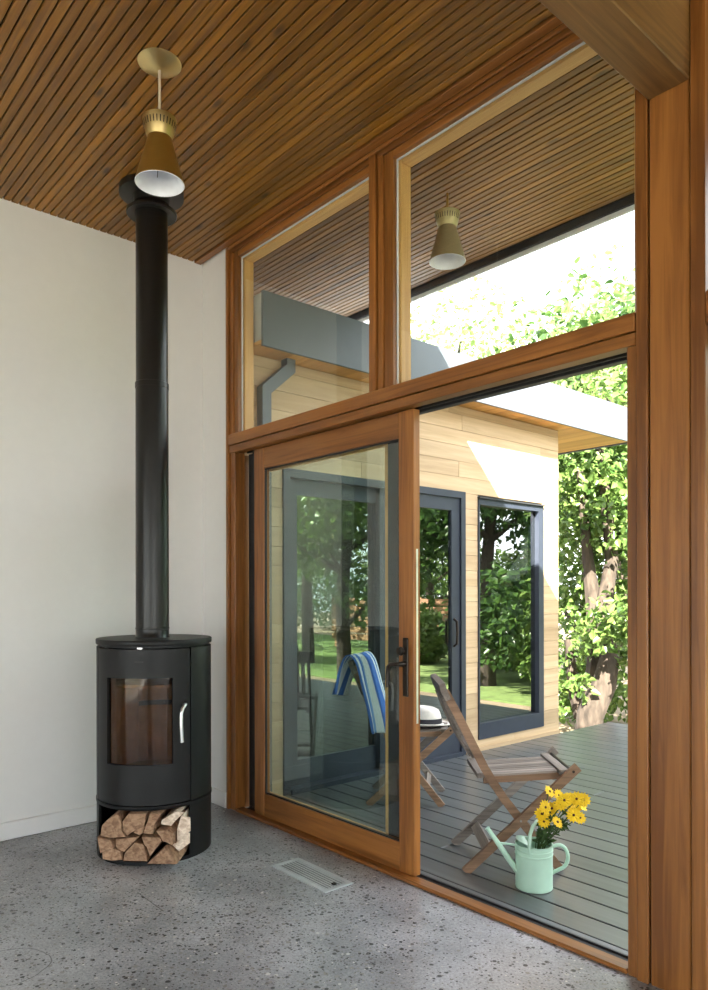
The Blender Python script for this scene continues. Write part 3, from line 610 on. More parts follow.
# ------------------------------------------------------------------ pendant lamps
def shade_parts(lamp, c, s=1.0, BRASS=BRASS, BRASSD=BRASSD):
    """hourglass shade: top rim z=0.294, waist 0.205, bottom 0"""
    up = [(0.068, 0.258), (0.066, 0.238), (0.056, 0.203), (0.049, 0.182)]
    ub = MB().lathe([(r * s, z * s) for r, z in up] + [((r - 0.0015) * s, z * s) for r, z in up[::-1]], c, 48)
    part('upper_shade', ub, BRASS, lamp, smooth=True)
    lo = [(0.048, 0.183), (0.052, 0.168), (0.098, 0.0)]
    lb = MB().lathe([(r * s, z * s) for r, z in lo], c, 48)
    part('lower_shade', lb, BRASSD, lamp, smooth=True)
    lin = MB().lathe([(0.098 * s, 0.0), (0.096 * s, -0.0015 * s), (0.0945 * s, 0.001 * s), (0.049 * s, 0.168 * s), (0.0, 0.170 * s)], c, 48)
    part('shade_lining', lin, SHADEIN, lamp, smooth=True)
    for i in range(30):
        a = 2 * math.pi * i / 30; m_ = MB(); rr0, rr1 = 0.0668 * s, 0.0608 * s
        q = [(c[0] + (r + 0.0004) * math.cos(a + da), c[1] + (r + 0.0004) * math.sin(a + da), c[2] + z * s) for r, z, da in ((rr1, 0.216, -0.03), (rr1, 0.216, 0.03), (rr0, 0.240, 0.03), (rr0, 0.240, -0.03))]
        m_.add(q, [(0, 1, 2, 3)]); part('vent_slot', m_, DARK, lamp, fix=False)
    part('shade_cap', MB().lathe([(0, 0.250 * s), (0.0655 * s, 0.250 * s), (0.0655 * s, 0.254 * s), (0, 0.254 * s)], c, 32), BRASSD, lamp, smooth=True)
pc = survey(160.5, 60, z=ZC)
zb = 2.994
pl = thing('pendant_lamp', 'brass hourglass pendant lamp hanging from the slat ceiling in front of the flue', 'lamp', (pc.x, pc.y, zb))
cc = (pc.x, pc.y, zb)
shade_parts(pl, cc)
dz = ZC - 0.0115 - zb
part('canopy', MB().lathe([(0.0, dz - 0.030), (0.012, dz - 0.030), (0.030, dz - 0.024), (0.080, dz - 0.006), (0.0865, dz - 0.002), (0.0865, dz)], cc, 48), BRASS, pl, smooth=True)
part('cord', MB().tube([(pc.x, pc.y, zb + 0.25), (pc.x, pc.y, zb + dz - 0.028)], 0.0058, 10), CORD, pl, smooth=True)
part('pull_chain', MB().tube([(pc.x + 0.005, pc.y - 0.006, zb + 0.19), (pc.x + 0.007, pc.y - 0.01, zb + 0.09), (pc.x + 0.003, pc.y - 0.012, zb + 0.02)], 0.0018, 6), BRONZE, pl)
ep = survey(448, 236, t=3.93)
ez = 3.112
el = thing('eave_lamp', 'brass hourglass lamp fixed under the soffit outside the upper window', 'lamp', (ep.x, ep.y, ez))
shade_parts(el, (ep.x, ep.y, ez), 1.0, plain('dull_brass', (0.50, 0.42, 0.22), 0.45, metal=0.6), plain('dull_brass_paint', (0.34, 0.28, 0.16), 0.5, metal=0.3))  # duller, greyer brass tones than the indoor lamp
part('stem', MB().lathe([(0.006, 0.252), (0.006, 0.366)], (ep.x, ep.y, ez), 16), BRASSD, el, smooth=True)

# ------------------------------------------------------------------ floor vent
v0, v1, v2, v3 = (survey(*p, z=0.0) for p in ((271.8, 867), (297.2, 858), (351.9, 883.6), (325.2, 893.7)))
vc = (v0 + v1 + v2 + v3) / 4
hl = ((v3 - v0).length + (v2 - v1).length) / 4; hw = ((v1 - v0).length + (v2 - v3).length) / 4
va = math.atan2((v3 - v0 + v2 - v1).y, (v3 - v0 + v2 - v1).x)
ve = thing('floor_vent', 'grey metal louvred floor register set in the concrete near the sliding door', 'vent', (vc.x, vc.y, 0), va)
b_ = 0.024
for a in ((-hl, hl, -hw, -hw + b_), (-hl, hl, hw - b_, hw), (-hl, -hl + b_, -hw + b_, hw - b_), (hl - b_, hl, -hw + b_, hw - b_)):
    part('frame_bar', bx(a[0], a[1], a[2], a[3], 0.0005, 0.006), VENTM, ve)
part('duct_void', bx(-hl + b_, hl - b_, -hw + b_, hw - b_, 0.0004, 0.0012), DARK, ve)
nS = 7; wv = 2 * (hw - b_)
for i in range(nS):
    yy = -hw + b_ + wv * (i + 0.5) / nS
    part('louvre', bx(-hl + b_, hl - b_, yy - 0.24 * wv / nS, yy + 0.24 * wv / nS, 0.0013, 0.005), VENTM, ve)
part('damper_lever', bx(hl - b_ - 0.03, hl - b_ - 0.01, -0.004, 0.012, 0.005, 0.010), DARK, ve)

# ------------------------------------------------------------------ deck
dk = thing('deck', 'dark grey painted timber deck outside the sliding door', 'deck', (-1.0, 2.3, 0), kind='structure')
part('joist_base', bx(-3.95, 4.6, 0.17, 4.46, -0.30, -0.035), DARK, dk)
DP = 0.150; bw = 0.1412
j = 0; y = 0.168
org = ORG[dk.name]
db_me = {}
while y < 4.46:
    seams = sorted(random.sample([-2.6, -1.4, -0.6, 0.4, 1.2, 2.2], 1)); xs = [-3.95] + seams + [4.6]
    if j % 2: xs = [-3.95, 4.6]
    for a, b in zip(xs[:-1], xs[1:]):
        key = (a, b)
        if key not in db_me:
            m_ = bx(a + 0.0015, b - 0.0015, 0.0, bw, -0.028, 0.0, bev=0.003).mesh('deck_board', (0, 0, 0)); m_.materials.append(DECK); db_me[key] = m_
        o = bpy.data.objects.new('deck_board', db_me[key]); C.objects.link(o); o.parent = dk; o.location = Vector((0, y, -0.001)) - org
    y += DP; j += 1
part('deck_edge', bx(-3.95, 4.6, y - DP + bw + 0.002, y - DP + bw + 0.03, -0.28, -0.002, bev=0.003), DECK, dk)

# ------------------------------------------------------------------ the wing of the house
WX = -3.955; CY = 3.63; SZ = 2.866
wg = thing('house_wing', 'pale timber clad house wing with dark framed sliding door and tall window', 'building', (-6.0, 2.0, -0.3))
D0, D1, DZ = 0.424, 2.267, 2.165; W0, W1, WZ0, WZ1 = 2.434, 3.373, 0.097, 2.127
core = MB()
core.box(-9.0, WX - 0.03, 0.112, D0, -0.3, SZ); core.box(-9.0 + 8.85 - 3.8 - 0.2, WX - 0.03, D1, W0, -0.3, SZ)
core.box(-4.20, WX - 0.03, D0, D1, DZ, SZ); core.box(-4.20, WX - 0.03, W0, W1, WZ1, SZ); core.box(-4.20, WX - 0.03, W0, W1, -0.3, WZ0); core.box(-4.20, WX - 0.03, D0, D1, -0.3, -0.02)
core.box(-4.20, WX - 0.03, W1, CY - 0.022, -0.3, SZ); core.box(-9.0, -4.20, CY - 0.2, CY - 0.022, -0.3, SZ); core.box(-9.0, -8.85, D0, CY - 0.2, -0.3, SZ)
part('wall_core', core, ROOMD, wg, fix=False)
part('room_floor', bx(-8.85, -4.20, D0, CY - 0.2, -0.1, 0.0), wood('beam', 'y'), wg)
SID = wood('siding', 'y')
course = 0.128; z = -0.02; ci = 0
while z < SZ - 0.02:
    z1_ = min(z + course, SZ)
    iv = [(0.116, CY)]
    def cut(iv, a, b):
        out = []
        for p, q in iv:
            if q <= a or p >= b: out.append((p, q))
            else:
                if p < a - 0.004: out.append((p, a))
                if q > b + 0.004: out.append((b, q))
        return out
    # boards are trimmed to the openings; the course that straddles a head is notched by the casing
    if z < DZ - 0.03: iv = cut(iv, D0, D1)
    if z1_ > WZ0 + 0.03 and z < WZ1 - 0.03: iv = cut(iv, W0, W1)
    for p, q in iv:
        xs = [p, q]
        if q - p > 0.9:
            xs = sorted([p, q] + [random.uniform(p + 0.25, q - 0.25) for _ in range(1 if q - p < 1.8 else 2)])
        for a, b in zip(xs[:-1], xs[1:]):
            if b - a < 0.01: continue
            part('siding_board', bx(WX - 0.03 + random.uniform(0, 0.0015), WX + random.uniform(-0.0015, 0.0015), a + 0.0007, b - 0.0007, z + 0.001, z1_ - 0.001, bev=0.0012), SID, wg)
    z += course; ci += 1
SDX = wood('siding', 'x'); z = -0.02
while z < SZ - 0.02:
    part('siding_board', bx(-9.0, WX - 0.002, CY - 0.021, CY - 0.001, z + 0.001, min(z + course, SZ) - 0.001), SDX, wg); z += course
part('base_trim', bx(WX, WX + 0.012, D1 + 0.01, CY + 0.01, 0.0, 0.030), wood('siding', 'y'), wg)
# wing door
wd = part('sliding_door_frame', MB().box(WX - 0.10, WX + 0.012, D0, D0 + 0.055, 0.0, DZ).box(WX - 0.10, WX + 0.012, D1 - 0.055, D1, 0.0, DZ).box(WX - 0.10, WX + 0.012, D0 + 0.055, D1 - 0.055, DZ - 0.055, DZ).box(WX - 0.10, WX + 0.03, D0 + 0.055, D1 - 0.055, -0.01, 0.03), NAVY, wg, fix=False)
mid = 1.36
def wpanel(y0, y1, xo):
    part('door_leaf', MB().box(WX - xo - 0.04, WX - xo, y0, y0 + 0.10, 0.03, DZ - 0.056).box(WX - xo - 0.04, WX - xo, y1 - 0.10, y1, 0.03, DZ - 0.056).box(WX - xo - 0.04, WX - xo, y0 + 0.1, y1 - 0.1, DZ - 0.16, DZ - 0.056).box(WX - xo - 0.04, WX - xo, y0 + 0.1, y1 - 0.1, 0.03, 0.20), NAVY, wd, fix=False)
    part('pane', bx(WX - xo - 0.021, WX - xo - 0.019, y0 + 0.1, y1 - 0.1, 0.2, DZ - 0.16), LOWE, wd)
wpanel(D0 + 0.056, mid + 0.05, 0.052); wpanel(mid - 0.05, D1 - 0.056, 0.006)
ph = survey(454, 630, x=WX)
part('pull_handle', MB().tube([(WX, ph.y, 1.12), (WX + 0.03, ph.y, 1.10), (WX + 0.035, ph.y, 1.02), (WX + 0.03, ph.y, 0.92), (WX, ph.y, 0.90)], 0.011, 8), BRONZE, wd, smooth=True)
# wing window
ww = part('window_frame', MB().box(WX - 0.10, WX + 0.012, W0, W0 + 0.016, WZ0, WZ1).box(WX - 0.10, WX + 0.012, W1 - 0.075, W1, WZ0, WZ1).box(WX - 0.10, WX + 0.012, W0 + 0.016, W1 - 0.075, WZ1 - 0.05, WZ1).box(WX - 0.10, WX + 0.012, W0 + 0.016, W1 - 0.075, WZ0, WZ0 + 0.13), NAVY, wg, fix=False)
part('pane', bx(WX - 0.035, WX - 0.033, W0 + 0.016, W1 - 0.075, WZ0 + 0.13, WZ1 - 0.05), LOWE, ww)
part('head_flashing', bx(WX, WX + 0.03, W0 - 0.004, W1 + 0.004, WZ1 + 0.001, WZ1 + 0.012), CLAD, ww)
# wing roof
RXE = -3.735; RYE = 4.66; RZ = 3.192
part('roof_deck', bx(-9.3, RXE - 0.022, 0.122, RYE - 0.022, SZ + 0.03, RZ - 0.01), ROOFM, wg)
sy = 0.122
while sy < RYE - 0.03:
    part('soffit_board', bx(-9.2, RXE - 0.024, sy + 0.001, min(sy + 0.14, RYE - 0.024) - 0.001, SZ + 0.004, SZ + 0.028), wood('soffit', 'x'), wg); sy += 0.14
part('fascia', bx(RXE - 0.022, RXE, 0.122, RYE, SZ - 0.012, RZ, bev=0.002), FASCIA, wg)
part('fascia', bx(-9.3, RXE - 0.023, RYE - 0.022, RYE, SZ - 0.012, RZ, bev=0.002), FASCIA, wg)
gp = MB(); dx = WX + 0.035
gp.box(dx - 0.03, dx + 0.03, 0.235, 0.31, 2.60, 2.68) if False else None
gp.add([], [])
def sq_tube(mb, pts, hx_, hy_):
    vs = []; fs = []
    for p in pts:
        for a, b in ((-1, -1), (1, -1), (1, 1), (-1, 1)): vs.append((p[0] + a * hx_, p[1] + b * hy_, p[2] + (p[3] * b if len(p) > 3 else 0)))
    for i in range(len(pts) - 1):
        for k in range(4): fs.append((i * 4 + k, i * 4 + (k + 1) % 4, i * 4 + 4 + (k + 1) % 4, i * 4 + 4 + k))
    fs += [(3, 2, 1, 0), tuple((len(pts) - 1) * 4 + k for k in range(4))]
    mb.add(vs, fs)
sq_tube(gp, [(dx + 0.01, 0.44, SZ + 0.003), (dx + 0.01, 0.44, SZ - 0.06, -0.02), (dx, 0.255, 2.64, -0.02), (dx, 0.255, 0.06)], 0.032, 0.034)
part('downspout', gp, FASCIA, wg)

# ------------------------------------------------------------------ folding chairs
TK, TG, TGY = wood('teak', 'x'), wood('teakgrey', 'x'), wood('teakgrey', 'y')
U0, Y0 = 0.23, 0.205
def chair(label, group):
    ch = thing('folding_chair', label, 'chair', (0, 0, 0), 1e-9, group)
    ORG[ch.name] = Vector((U0, Y0, 0))
    A = [(-0.105, 0.865), (-0.05, 0.765), (0.0, 0.665), (0.045, 0.575), (0.085, 0.496), (0.13, 0.42), (0.18, 0.345), (0.254, 0.247), (0.455, 0.0)]
    B = [(0.0, 0.012), (0.26, 0.252), (0.515, 0.488), (0.532, 0.503)]
    def foot(pts, flip): return pts
    W = 0.41
    part('front_leg', MB().strip([(-0.012, 0.0)] + B[1:], 0.042, 0.0, 0.022), TK, ch); part('front_leg', MB().strip([(-0.012, 0.0)] + B[1:], 0.042, W - 0.022, W), TG, ch)
    part('back_leg', MB().strip(A, 0.040, 0.024, 0.046), TK, ch); part('back_leg', MB().strip(A, 0.040, W - 0.046, W - 0.024), TG, ch)
    part('seat_rail', MB().strip([(0.085, 0.430), (0.47, 0.452)], 0.030, 0.047, 0.067), TK, ch); part('seat_rail', MB().strip([(0.085, 0.430), (0.47, 0.452)], 0.030, W - 0.067, W - 0.047), TG, ch)
    n = 9
    for i in range(n):
        yy = 0.055 + (W - 0.11 - 0.027) * i / (n - 1)
        part('seat_slat', MB().strip([(0.10, 0.4505), (0.445, 0.4705)], 0.011, yy, yy + 0.027), TG, ch)
    part('seat_cross_bar', MB().strip([(0.055, 0.452), (0.098, 0.4545)], 0.024, 0.047, W - 0.047), TGY, ch)
    part('seat_cross_bar', MB().strip([(0.448, 0.474), (0.488, 0.476)], 0.022, 0.023, W - 0.023), TGY, ch)
    part('top_rail', MB().strip([(-0.122, 0.905), (-0.112, 0.868), (-0.092, 0.826)], 0.030, 0.0, W), TGY, ch)
    part('lower_back_rail', MB().strip([(0.022, 0.585), (0.040, 0.545)], 0.024, 0.047, W - 0.047), TGY, ch)
    for i in range(6):
        yy = 0.062 + (W - 0.124 - 0.028) * i / 5
        part('back_slat', MB().strip([(-0.112, 0.83), (-0.072, 0.73), (-0.02, 0.62), (0.022, 0.545)], 0.011, yy, yy + 0.028), TG, ch)
    part('stretcher', MB().strip([(0.085, 0.085), (0.12, 0.118)], 0.022, 0.023, W - 0.023), TGY, ch)
    part('stretcher', MB().strip([(0.345, 0.13), (0.37, 0.105)], 0.022, 0.047, W - 0.047), TGY, ch)
    part('pivot_bolt', MB().tube([(0.254, -0.003, 0.247), (0.254, W + 0.003, 0.247)], 0.005, 8), STEEL, ch, smooth=True)
    part('seat_bolt', MB().tube([(0.507, -0.002, 0.482), (0.507, W + 0.002, 0.482)], 0.007, 8), BRONZE, ch, smooth=True)
    return ch
ch1 = chair('weathered teak folding chair with empty slatted seat beside the watering can', 'folding deck chairs')
def place(ch, foot, ang):
    ca, sa = math.cos(ang), math.sin(ang); u, v = U0, Y0
    ch.location = (foot[0] + ca * u - sa * v, foot[1] + sa * u + ca * v, 0.0); ch.rotation_euler = (0, 0, ang)
A1 = math.radians(48.9)
place(ch1, (-2.284, 0.306), A1)
ch2 = dup(ch1, (0, 0, 0), 0, 'weathered teak folding chair with a hat on its seat and a towel over its back', 'folding deck chairs')
A2 = math.radians(41.5)
f2 = survey(442, 808, z=0)
place(ch2, (f2.x - 0.455 * math.cos(A2), f2.y - 0.455 * math.sin(A2)), A2)
M2 = Matrix.Translation(ch2.location) @ Matrix.Rotation(A2, 4, 'Z') @ Matrix.Translation((-U0, -Y0, 0))

# striped towel over the back of the second chair
prof = [(-0.225, 0.670), (-0.215, 0.73), (-0.202, 0.80), (-0.186, 0.865), (-0.162, 0.925), (-0.126, 0.955), (-0.092, 0.930), (-0.072, 0.875), (-0.058, 0.80), (-0.044, 0.735), (-0.030, 0.67), (-0.015, 0.60), (-0.004, 0.53), (0.004, 0.465)]
nw = 40; tv = []; tf = []; tuv = []
for i in range(nw + 1):
    s = i / nw
    for j, (u, z) in enumerate(prof):
        q = j / (len(prof) - 1); front = max(0.0, (j - 5) / 8.0); back = max(0.0, (5 - j) / 5.0)
        fold = math.sin(s * 21 + 0.7 * q) * (0.004 + 0.014 * max(front, back)) + math.sin(s * 9 + 2) * 0.010 * max(front, back)
        w1 = min(1.0, s / 0.42); yy = (-0.035 + 0.02 * w1 if s < 0.42 else -0.015 + (s - 0.42) / 0.58 * 0.31)
        if back > 0: yy = -0.02 + s * 0.30
        uu = u + fold + w1 * 0.125 * (0.7 + 0.3 * front) * (1 - back) + s * 0.05 * back - 0.008
        zz = z + 0.010 * math.sin(s * 7) * front + (0.05 * (0.5 - s)) * back + 0.012 * math.sin(s * math.pi) * (1 - front) * (1 - back) - 0.05 * front * front * (1 if s > 0.6 else 0.3)
        p = M2 @ Vector((uu, yy, zz)); tv.append(p[:]); tuv.append((s, q))
k = len(prof)
for i in range(nw):
    for j in range(k - 1): tf.append((i * k + j, (i + 1) * k + j, (i + 1) * k + j + 1, i * k + j + 1))
tb = MB(); tb.add(tv, tf)
tl = M2 @ Vector((-0.1, 0.2, 0.9))
tw = solo('striped_towel', tb, TOWEL, 'blue and white striped towel draped over the chair back', 'towel', tuple(tl), fix=False, smooth=True)
uvl = tw.data.uv_layers.new(name='UVMap')
for lo in tw.data.loops: uvl.data[lo.index].uv = tuv[lo.vertex_index]
sm = tw.modifiers.new('thick', 'SOLIDIFY'); sm.thickness = 0.005; sm.offset = 0.0
tw.modifiers.new('sub', 'SUBSURF').render_levels = 1

# straw hat on the second chair
hc = M2 @ Vector((0.352, 0.20, 0.4835)); hc.z = 0.484
ht = thing('straw_hat', 'white straw hat with a black ribbon resting on the chair seat', 'hat', tuple(hc))
hv = MB(); nn = 48
prof = [(0.150, 0.010), (0.153, 0.006), (0.150, 0.003), (0.115, 0.000), (0.094, 0.004), (0.091, 0.012), (0.089, 0.046), (0.084, 0.082), (0.074, 0.102), (0.055, 0.112), (0.030, 0.104), (0.0, 0.096)]
for i in range(nn):
    a = 2 * math.pi * i / nn
    for jj, (r, z) in enumerate(prof):
        ex = 1.08 if jj < 7 else 1.06
        pin = 1.0 if jj < 8 else 1.0
        x_, y_ = r * math.cos(a) * ex, r * math.sin(a) * 0.94
        if jj >= 7: z = z - 0.010 * (x_ / 0.09) - (0.012 * max(0, 1 - abs(y_) / 0.03) if jj >= 9 else 0)
        if jj < 3: z += 0.012 * abs(math.sin(a)) ** 2
        hv.v.append((hc.x + x_ * math.cos(A2) - y_ * math.sin(A2), hc.y + x_ * math.sin(A2) + y_ * math.cos(A2), hc.z + z))
kp = len(prof)
for i in range(nn):
    j2 = (i + 1) % nn
    for jj in range(kp - 1): hv.f.append((i * kp + jj, j2 * kp + jj, j2 * kp + jj + 1, i * kp + jj + 1))
part('straw_body', hv, STRAW, ht, smooth=True)
hb = MB()
for i in range(nn):
    a = 2 * math.pi * i / nn
    for r, z in ((0.0935, 0.010), (0.0925, 0.042)):
        x_, y_ = r * math.cos(a) * 1.08, r * math.sin(a) * 0.94
        hb.v.append((hc.x + x_ * math.cos(A2) - y_ * math.sin(A2), hc.y + x_ * math.sin(A2) + y_ * math.cos(A2), hc.z + z))
for i in range(nn): hb.f.append((i * 2, ((i + 1) % nn) * 2, ((i + 1) % nn) * 2 + 1, i * 2 + 1))
part('ribbon', hb, BAND, ht, smooth=True)

# ------------------------------------------------------------------ watering can with flowers
wc = survey(533.5, 887, z=0.0)
can = thing('watering_can', 'mint green metal watering can holding yellow flowers on the deck', 'watering can', (wc.x, wc.y, 0), math.atan2(RT.y, RT.x))
ORG[can.name] = Vector((0, 0, 0))
rc = 0.083; H_ = 0.200
pb = [(0.0, 0.001), (rc, 0.001), (rc + 0.001, 0.004), (rc, 0.010), (rc, 0.150), (rc + 0.0025, 0.152), (rc + 0.0025, 0.157), (rc, 0.159), (rc, 0.170), (rc + 0.0025, 0.172), (rc + 0.0025, 0.177), (rc, 0.179), (rc, H_ - 0.003), (rc + 0.003, H_), (rc - 0.002, H_), (rc - 0.002, 0.012), (0.0, 0.012)]
part('can_body', MB().lathe(pb, (0, 0, 0), 48), MINT, can, smooth=True)
hood = MB(); nh = 18
for i in range(nh + 1):
    a = math.pi / 2 + math.pi * i / nh
    hood.v.append(((rc - 0.001) * math.cos(a), (rc - 0.001) * math.sin(a), H_ - 0.001 + 0.024 * max(0, -math.cos(a))))
    hood.v.append((-0.020 + 0.010 * math.cos(a), (rc - 0.004) * math.sin(a) * 0.95, H_ + 0.006 - 0.004 * abs(math.sin(a))))
for i in range(nh): hood.f.append((i * 2, i * 2 + 2, i * 2 + 3, i * 2 + 1))
hd = part('half_lid', hood, MINT, can, smooth=True); sm = hd.modifiers.new('t', 'SOLIDIFY'); sm.thickness = 0.002
part('spout', MB().tube([(-rc + 0.006, 0, 0.075), (-rc - 0.03, 0, 0.125), (-rc - 0.085, 0, 0.205), (-rc - 0.125, 0, 0.262), (-rc - 0.130, 0, 0.269)], [0.015, 0.014, 0.0115, 0.0095, 0.0115], 14), MINT, can, smooth=True)
part('spout_brace', MB().tube([(-rc + 0.002, 0, 0.190), (-rc - 0.04, 0, 0.196), (-rc - 0.078, 0, 0.200)], 0.0055, 8), MINT, can, smooth=True)
def arc(cx, cz, rx, rz, a0, a1, n=14): return [(cx + rx * math.cos(a0 + (a1 - a0) * i / n), 0, cz + rz * math.sin(a0 + (a1 - a0) * i / n)) for i in range(n + 1)]
part('side_handle', MB().tube([(rc - 0.002, 0, 0.182), (rc + 0.02, 0, 0.190)] + arc(rc + 0.030, 0.135, 0.042, 0.055, math.pi / 2, -math.pi / 3) + [(rc - 0.002, 0, 0.062)], 0.0085, 10), MINT, can, smooth=True)
tp_ = [(-0.028, yy, zz) for yy, zz in ((-0.072, 0.175), (-0.075, 0.21))]
loop = [(-0.030 - 0.0 * 0, -0.0, 0)]
part('top_handle', MB().tube([(-0.036, -0.070, 0.168), (-0.037, -0.068, 0.215), (-0.032, -0.058, 0.255), (-0.016, -0.040, 0.285), (0.008, -0.012, 0.299), (0.028, 0.018, 0.298), (0.040, 0.045, 0.275), (0.044, 0.064, 0.235), (0.042, 0.070, 0.195)], 0.0085, 10), MINT, can, smooth=True)
ca_, sa_ = math.cos(can.rotation_euler.z), math.sin(can.rotation_euler.z)
FL = [(375, 120), (425, 140), (458, 168), (390, 212), (352, 205), (335, 242), (385, 260), (418, 287), (482, 152), (515, 218), (562, 165), (548, 198), (508, 248), (541, 262), (500, 182), (345, 282), (440, 190), (525, 160)]
FLAB = 'yellow daisy flower with dark eye in the mint watering can'
for i, (zx, zy) in enumerate(FL):
    px, py = 480 + zx / 5.446, 770 + zy / 5.446
    t0 = 3.285 + random.uniform(-0.055, 0.055)
    p = survey(px, py, t=t0)
    mouth = Vector((wc.x, wc.y, 0)) + RT * (0.012 + 0.035 * (zx - 330) / 230) + FW * random.uniform(-0.03, 0.03); mouth.z = 0.195
    low = Vector((wc.x, wc.y, 0)) + RT * (0.0 - 0.012 * (zx - 400) / 200) + FW * random.uniform(-0.02, 0.02); low.z = 0.03
    nrm = (Vector((-FW.x, -FW.y, 0)) * random.uniform(0.35, 1.0) + RT * random.uniform(-0.5, 0.6) + Vector((0, 0, random.uniform(0.35, 0.9)))).normalized()
    fw = thing('yellow_daisy', FLAB, 'flower', tuple(low), group='yellow daisies in the watering can')
    mid_ = mouth.lerp(p, 0.55) + Vector((0, 0, 0.01))
    part('stem', MB().tube([low, mouth, mid_, p - nrm * 0.004], 0.0022, 6), STEM, fw, smooth=True)
    ax = nrm.orthogonal().normalized(); ay = nrm.cross(ax)
    hbm = MB(); R0 = random.uniform(0.030, 0.037)
    for layer, npet, rr, lift in ((0, 13, R0, 0.002), (1, 10, R0 * 0.78, 0.0045)):
        for q in range(npet):
            a = 2 * math.pi * (q + 0.5 * layer) / npet + random.uniform(-0.08, 0.08); wdt = rr * 0.23
            d_ = ax * math.cos(a) + ay * math.sin(a); e_ = ax * -math.sin(a) + ay * math.cos(a)
            dr_ = random.uniform(-0.004, 0.004)
            hbm.add([p + d_ * 0.004 + nrm * lift, p + d_ * rr * 0.6 + e_ * wdt + nrm * (lift + 0.001), p + d_ * rr + nrm * (lift + dr_), p + d_ * rr * 0.6 - e_ * wdt + nrm * (lift + 0.001)], [(0, 1, 2), (0, 2, 3)])
    part('petals', hbm, PETAL, fw, fix=False)
    cb = MB(); prof_ = [(0.006, 0.003), (0.0055, 0.0065), (0.003, 0.0085)]
    vs_ = [p + (ax * math.cos(2 * math.pi * a / 10) + ay * math.sin(2 * math.pi * a / 10)) * r + nrm * z for r, z in prof_ for a in range(10)]
    fs_ = [(r * 10 + a, r * 10 + (a + 1) % 10, r * 10 + 10 + (a + 1) % 10, r * 10 + 10 + a) for r in range(2) for a in range(10)] + [tuple(20 + a for a in range(10))]
    part('flower_eye', MB().add(vs_, fs_), EYE, fw, smooth=True)
    lf = MB()
    for q in range(7):
        s_ = random.uniform(0.02, 0.75); o_ = mouth.lerp(p, s_); dd = Vector((random.uniform(-1, 1), random.uniform(-1, 1), random.uniform(-0.1, 0.7))).normalized()
        sd_ = dd.orthogonal().normalized(); ln_ = random.uniform(0.025, 0.05); w_ = ln_ * 0.22
        lf.add([o_, o_ + dd * ln_ * 0.5 + sd_ * w_, o_ + dd * ln_ + Vector((0, 0, -0.008)), o_ + dd * ln_ * 0.5 - sd_ * w_], [(0, 1, 2), (0, 2, 3)])
    part('leaves', lf, STEM, fw, fix=False)

# ------------------------------------------------------------------ garden
solo('ground', bx(-40, 40, 4.56, 60, -0.62, -0.42), SOILM, 'brown leaf strewn ground beyond the deck', 'ground', kind='structure')
solo('terrace', bx(4.65, 40, -30, 4.55, -0.62, -0.42), plain('pale_gravel', (0.34, 0.32, 0.29), 0.95, bump=0.4, bscale=90, var=0.25), 'pale gravel terrace added unseen beside the house for neutral bounce light', 'terrace', kind='structure')  # out-of-view gravel added so light bouncing indoors stays neutral
solo('bounce_gravel_yard', bx(-40, 4.64, -30, YB - 0.25, -0.62, -0.30), _plain['pale_gravel'], 'pale gravel yard added unseen behind the house for neutral bounce light', 'yard', kind='structure')  # more unseen gravel, added behind the house for the same neutral bounce
solo('garden_lawn', bx(-2.0, 30, 7.0, 16.0, -0.419, -0.40), LAWNM, 'strip of green lawn reflected in the wing glass', 'lawn', kind='structure')
fe = thing('garden_fence', 'low brown horizontal slat fence across the garden', 'fence', (6.0, 12.5, -0.42))
for i in range(6): part('fence_slat', bx(2.5, 10.0, 12.48, 12.50, -0.15 + i * 0.22, 0.03 + i * 0.22), wood('fence', 'x'), fe)
for q in (2.6, 4.4, 6.2, 8.0, 9.8): part('fence_post', bx(q, q + 0.09, 12.501, 12.59, -0.42, 1.2), wood('fence', 'z'), fe)

def leaf_cloud(blobs, n, size, droop=0.25):
    """blobs: (centre, radii) ellipsoids filled towards their shells"""
    vol = np.array([b[1][0] * b[1][1] * b[1][2] for b in blobs]) ** 0.7; pr = vol / vol.sum()
    idx = rng.choice(len(blobs), n, p=pr)
    d = rng.normal(size=(n, 3)); d /= np.linalg.norm(d, axis=1)[:, None]
    r = rng.random(n) ** 0.42
    cen = np.array([b[0] for b in blobs])[idx]; rad = np.array([b[1] for b in blobs])[idx]
    # clump the leaves so that gaps stay open
    clump = rng.normal(size=(len(blobs), 60, 3)); clump /= np.linalg.norm(clump, axis=2)[:, :, None]
    pick = clump[idx, rng.integers(0, 60, n)]
    d = d * 0.45 + pick; d /= np.linalg.norm(d, axis=1)[:, None]
    P = cen + d * r[:, None] * rad
    nrm = d * 0.5 + rng.normal(size=(n, 3)) * 0.7 + np.array([0.1, -0.1, 0.55]); nrm /= np.linalg.norm(nrm, axis=1)[:, None]
    t = rng.normal(size=(n, 3)); t[:, 2] -= droop * 2; t -= nrm * (t * nrm).sum(1)[:, None]; t /= np.linalg.norm(t, axis=1)[:, None]
    b = np.cross(nrm, t); s = size * (0.6 + 0.8 * rng.random(n))[:, None]
    V = np.empty((n, 6, 3))
    V[:, 0] = P; V[:, 1] = P + t * s * 0.35 + b * s * 0.36; V[:, 2] = P + t * s * 0.8 + b * s * 0.2
    V[:, 3] = P + t * s * 1.05 - nrm * s * 0.12; V[:, 4] = P + t * s * 0.8 - b * s * 0.2; V[:, 5] = P + t * s * 0.35 - b * s * 0.36
    V[:, [1, 2, 4, 5]] += (nrm * s * 0.08)[:, None, :]
    base = np.arange(n)[:, None] * 6
    F = np.concatenate([base + np.array([0, 1, 2, 3]), base + np.array([0, 3, 4, 5])], axis=0)
    return V.reshape(-1, 3), F
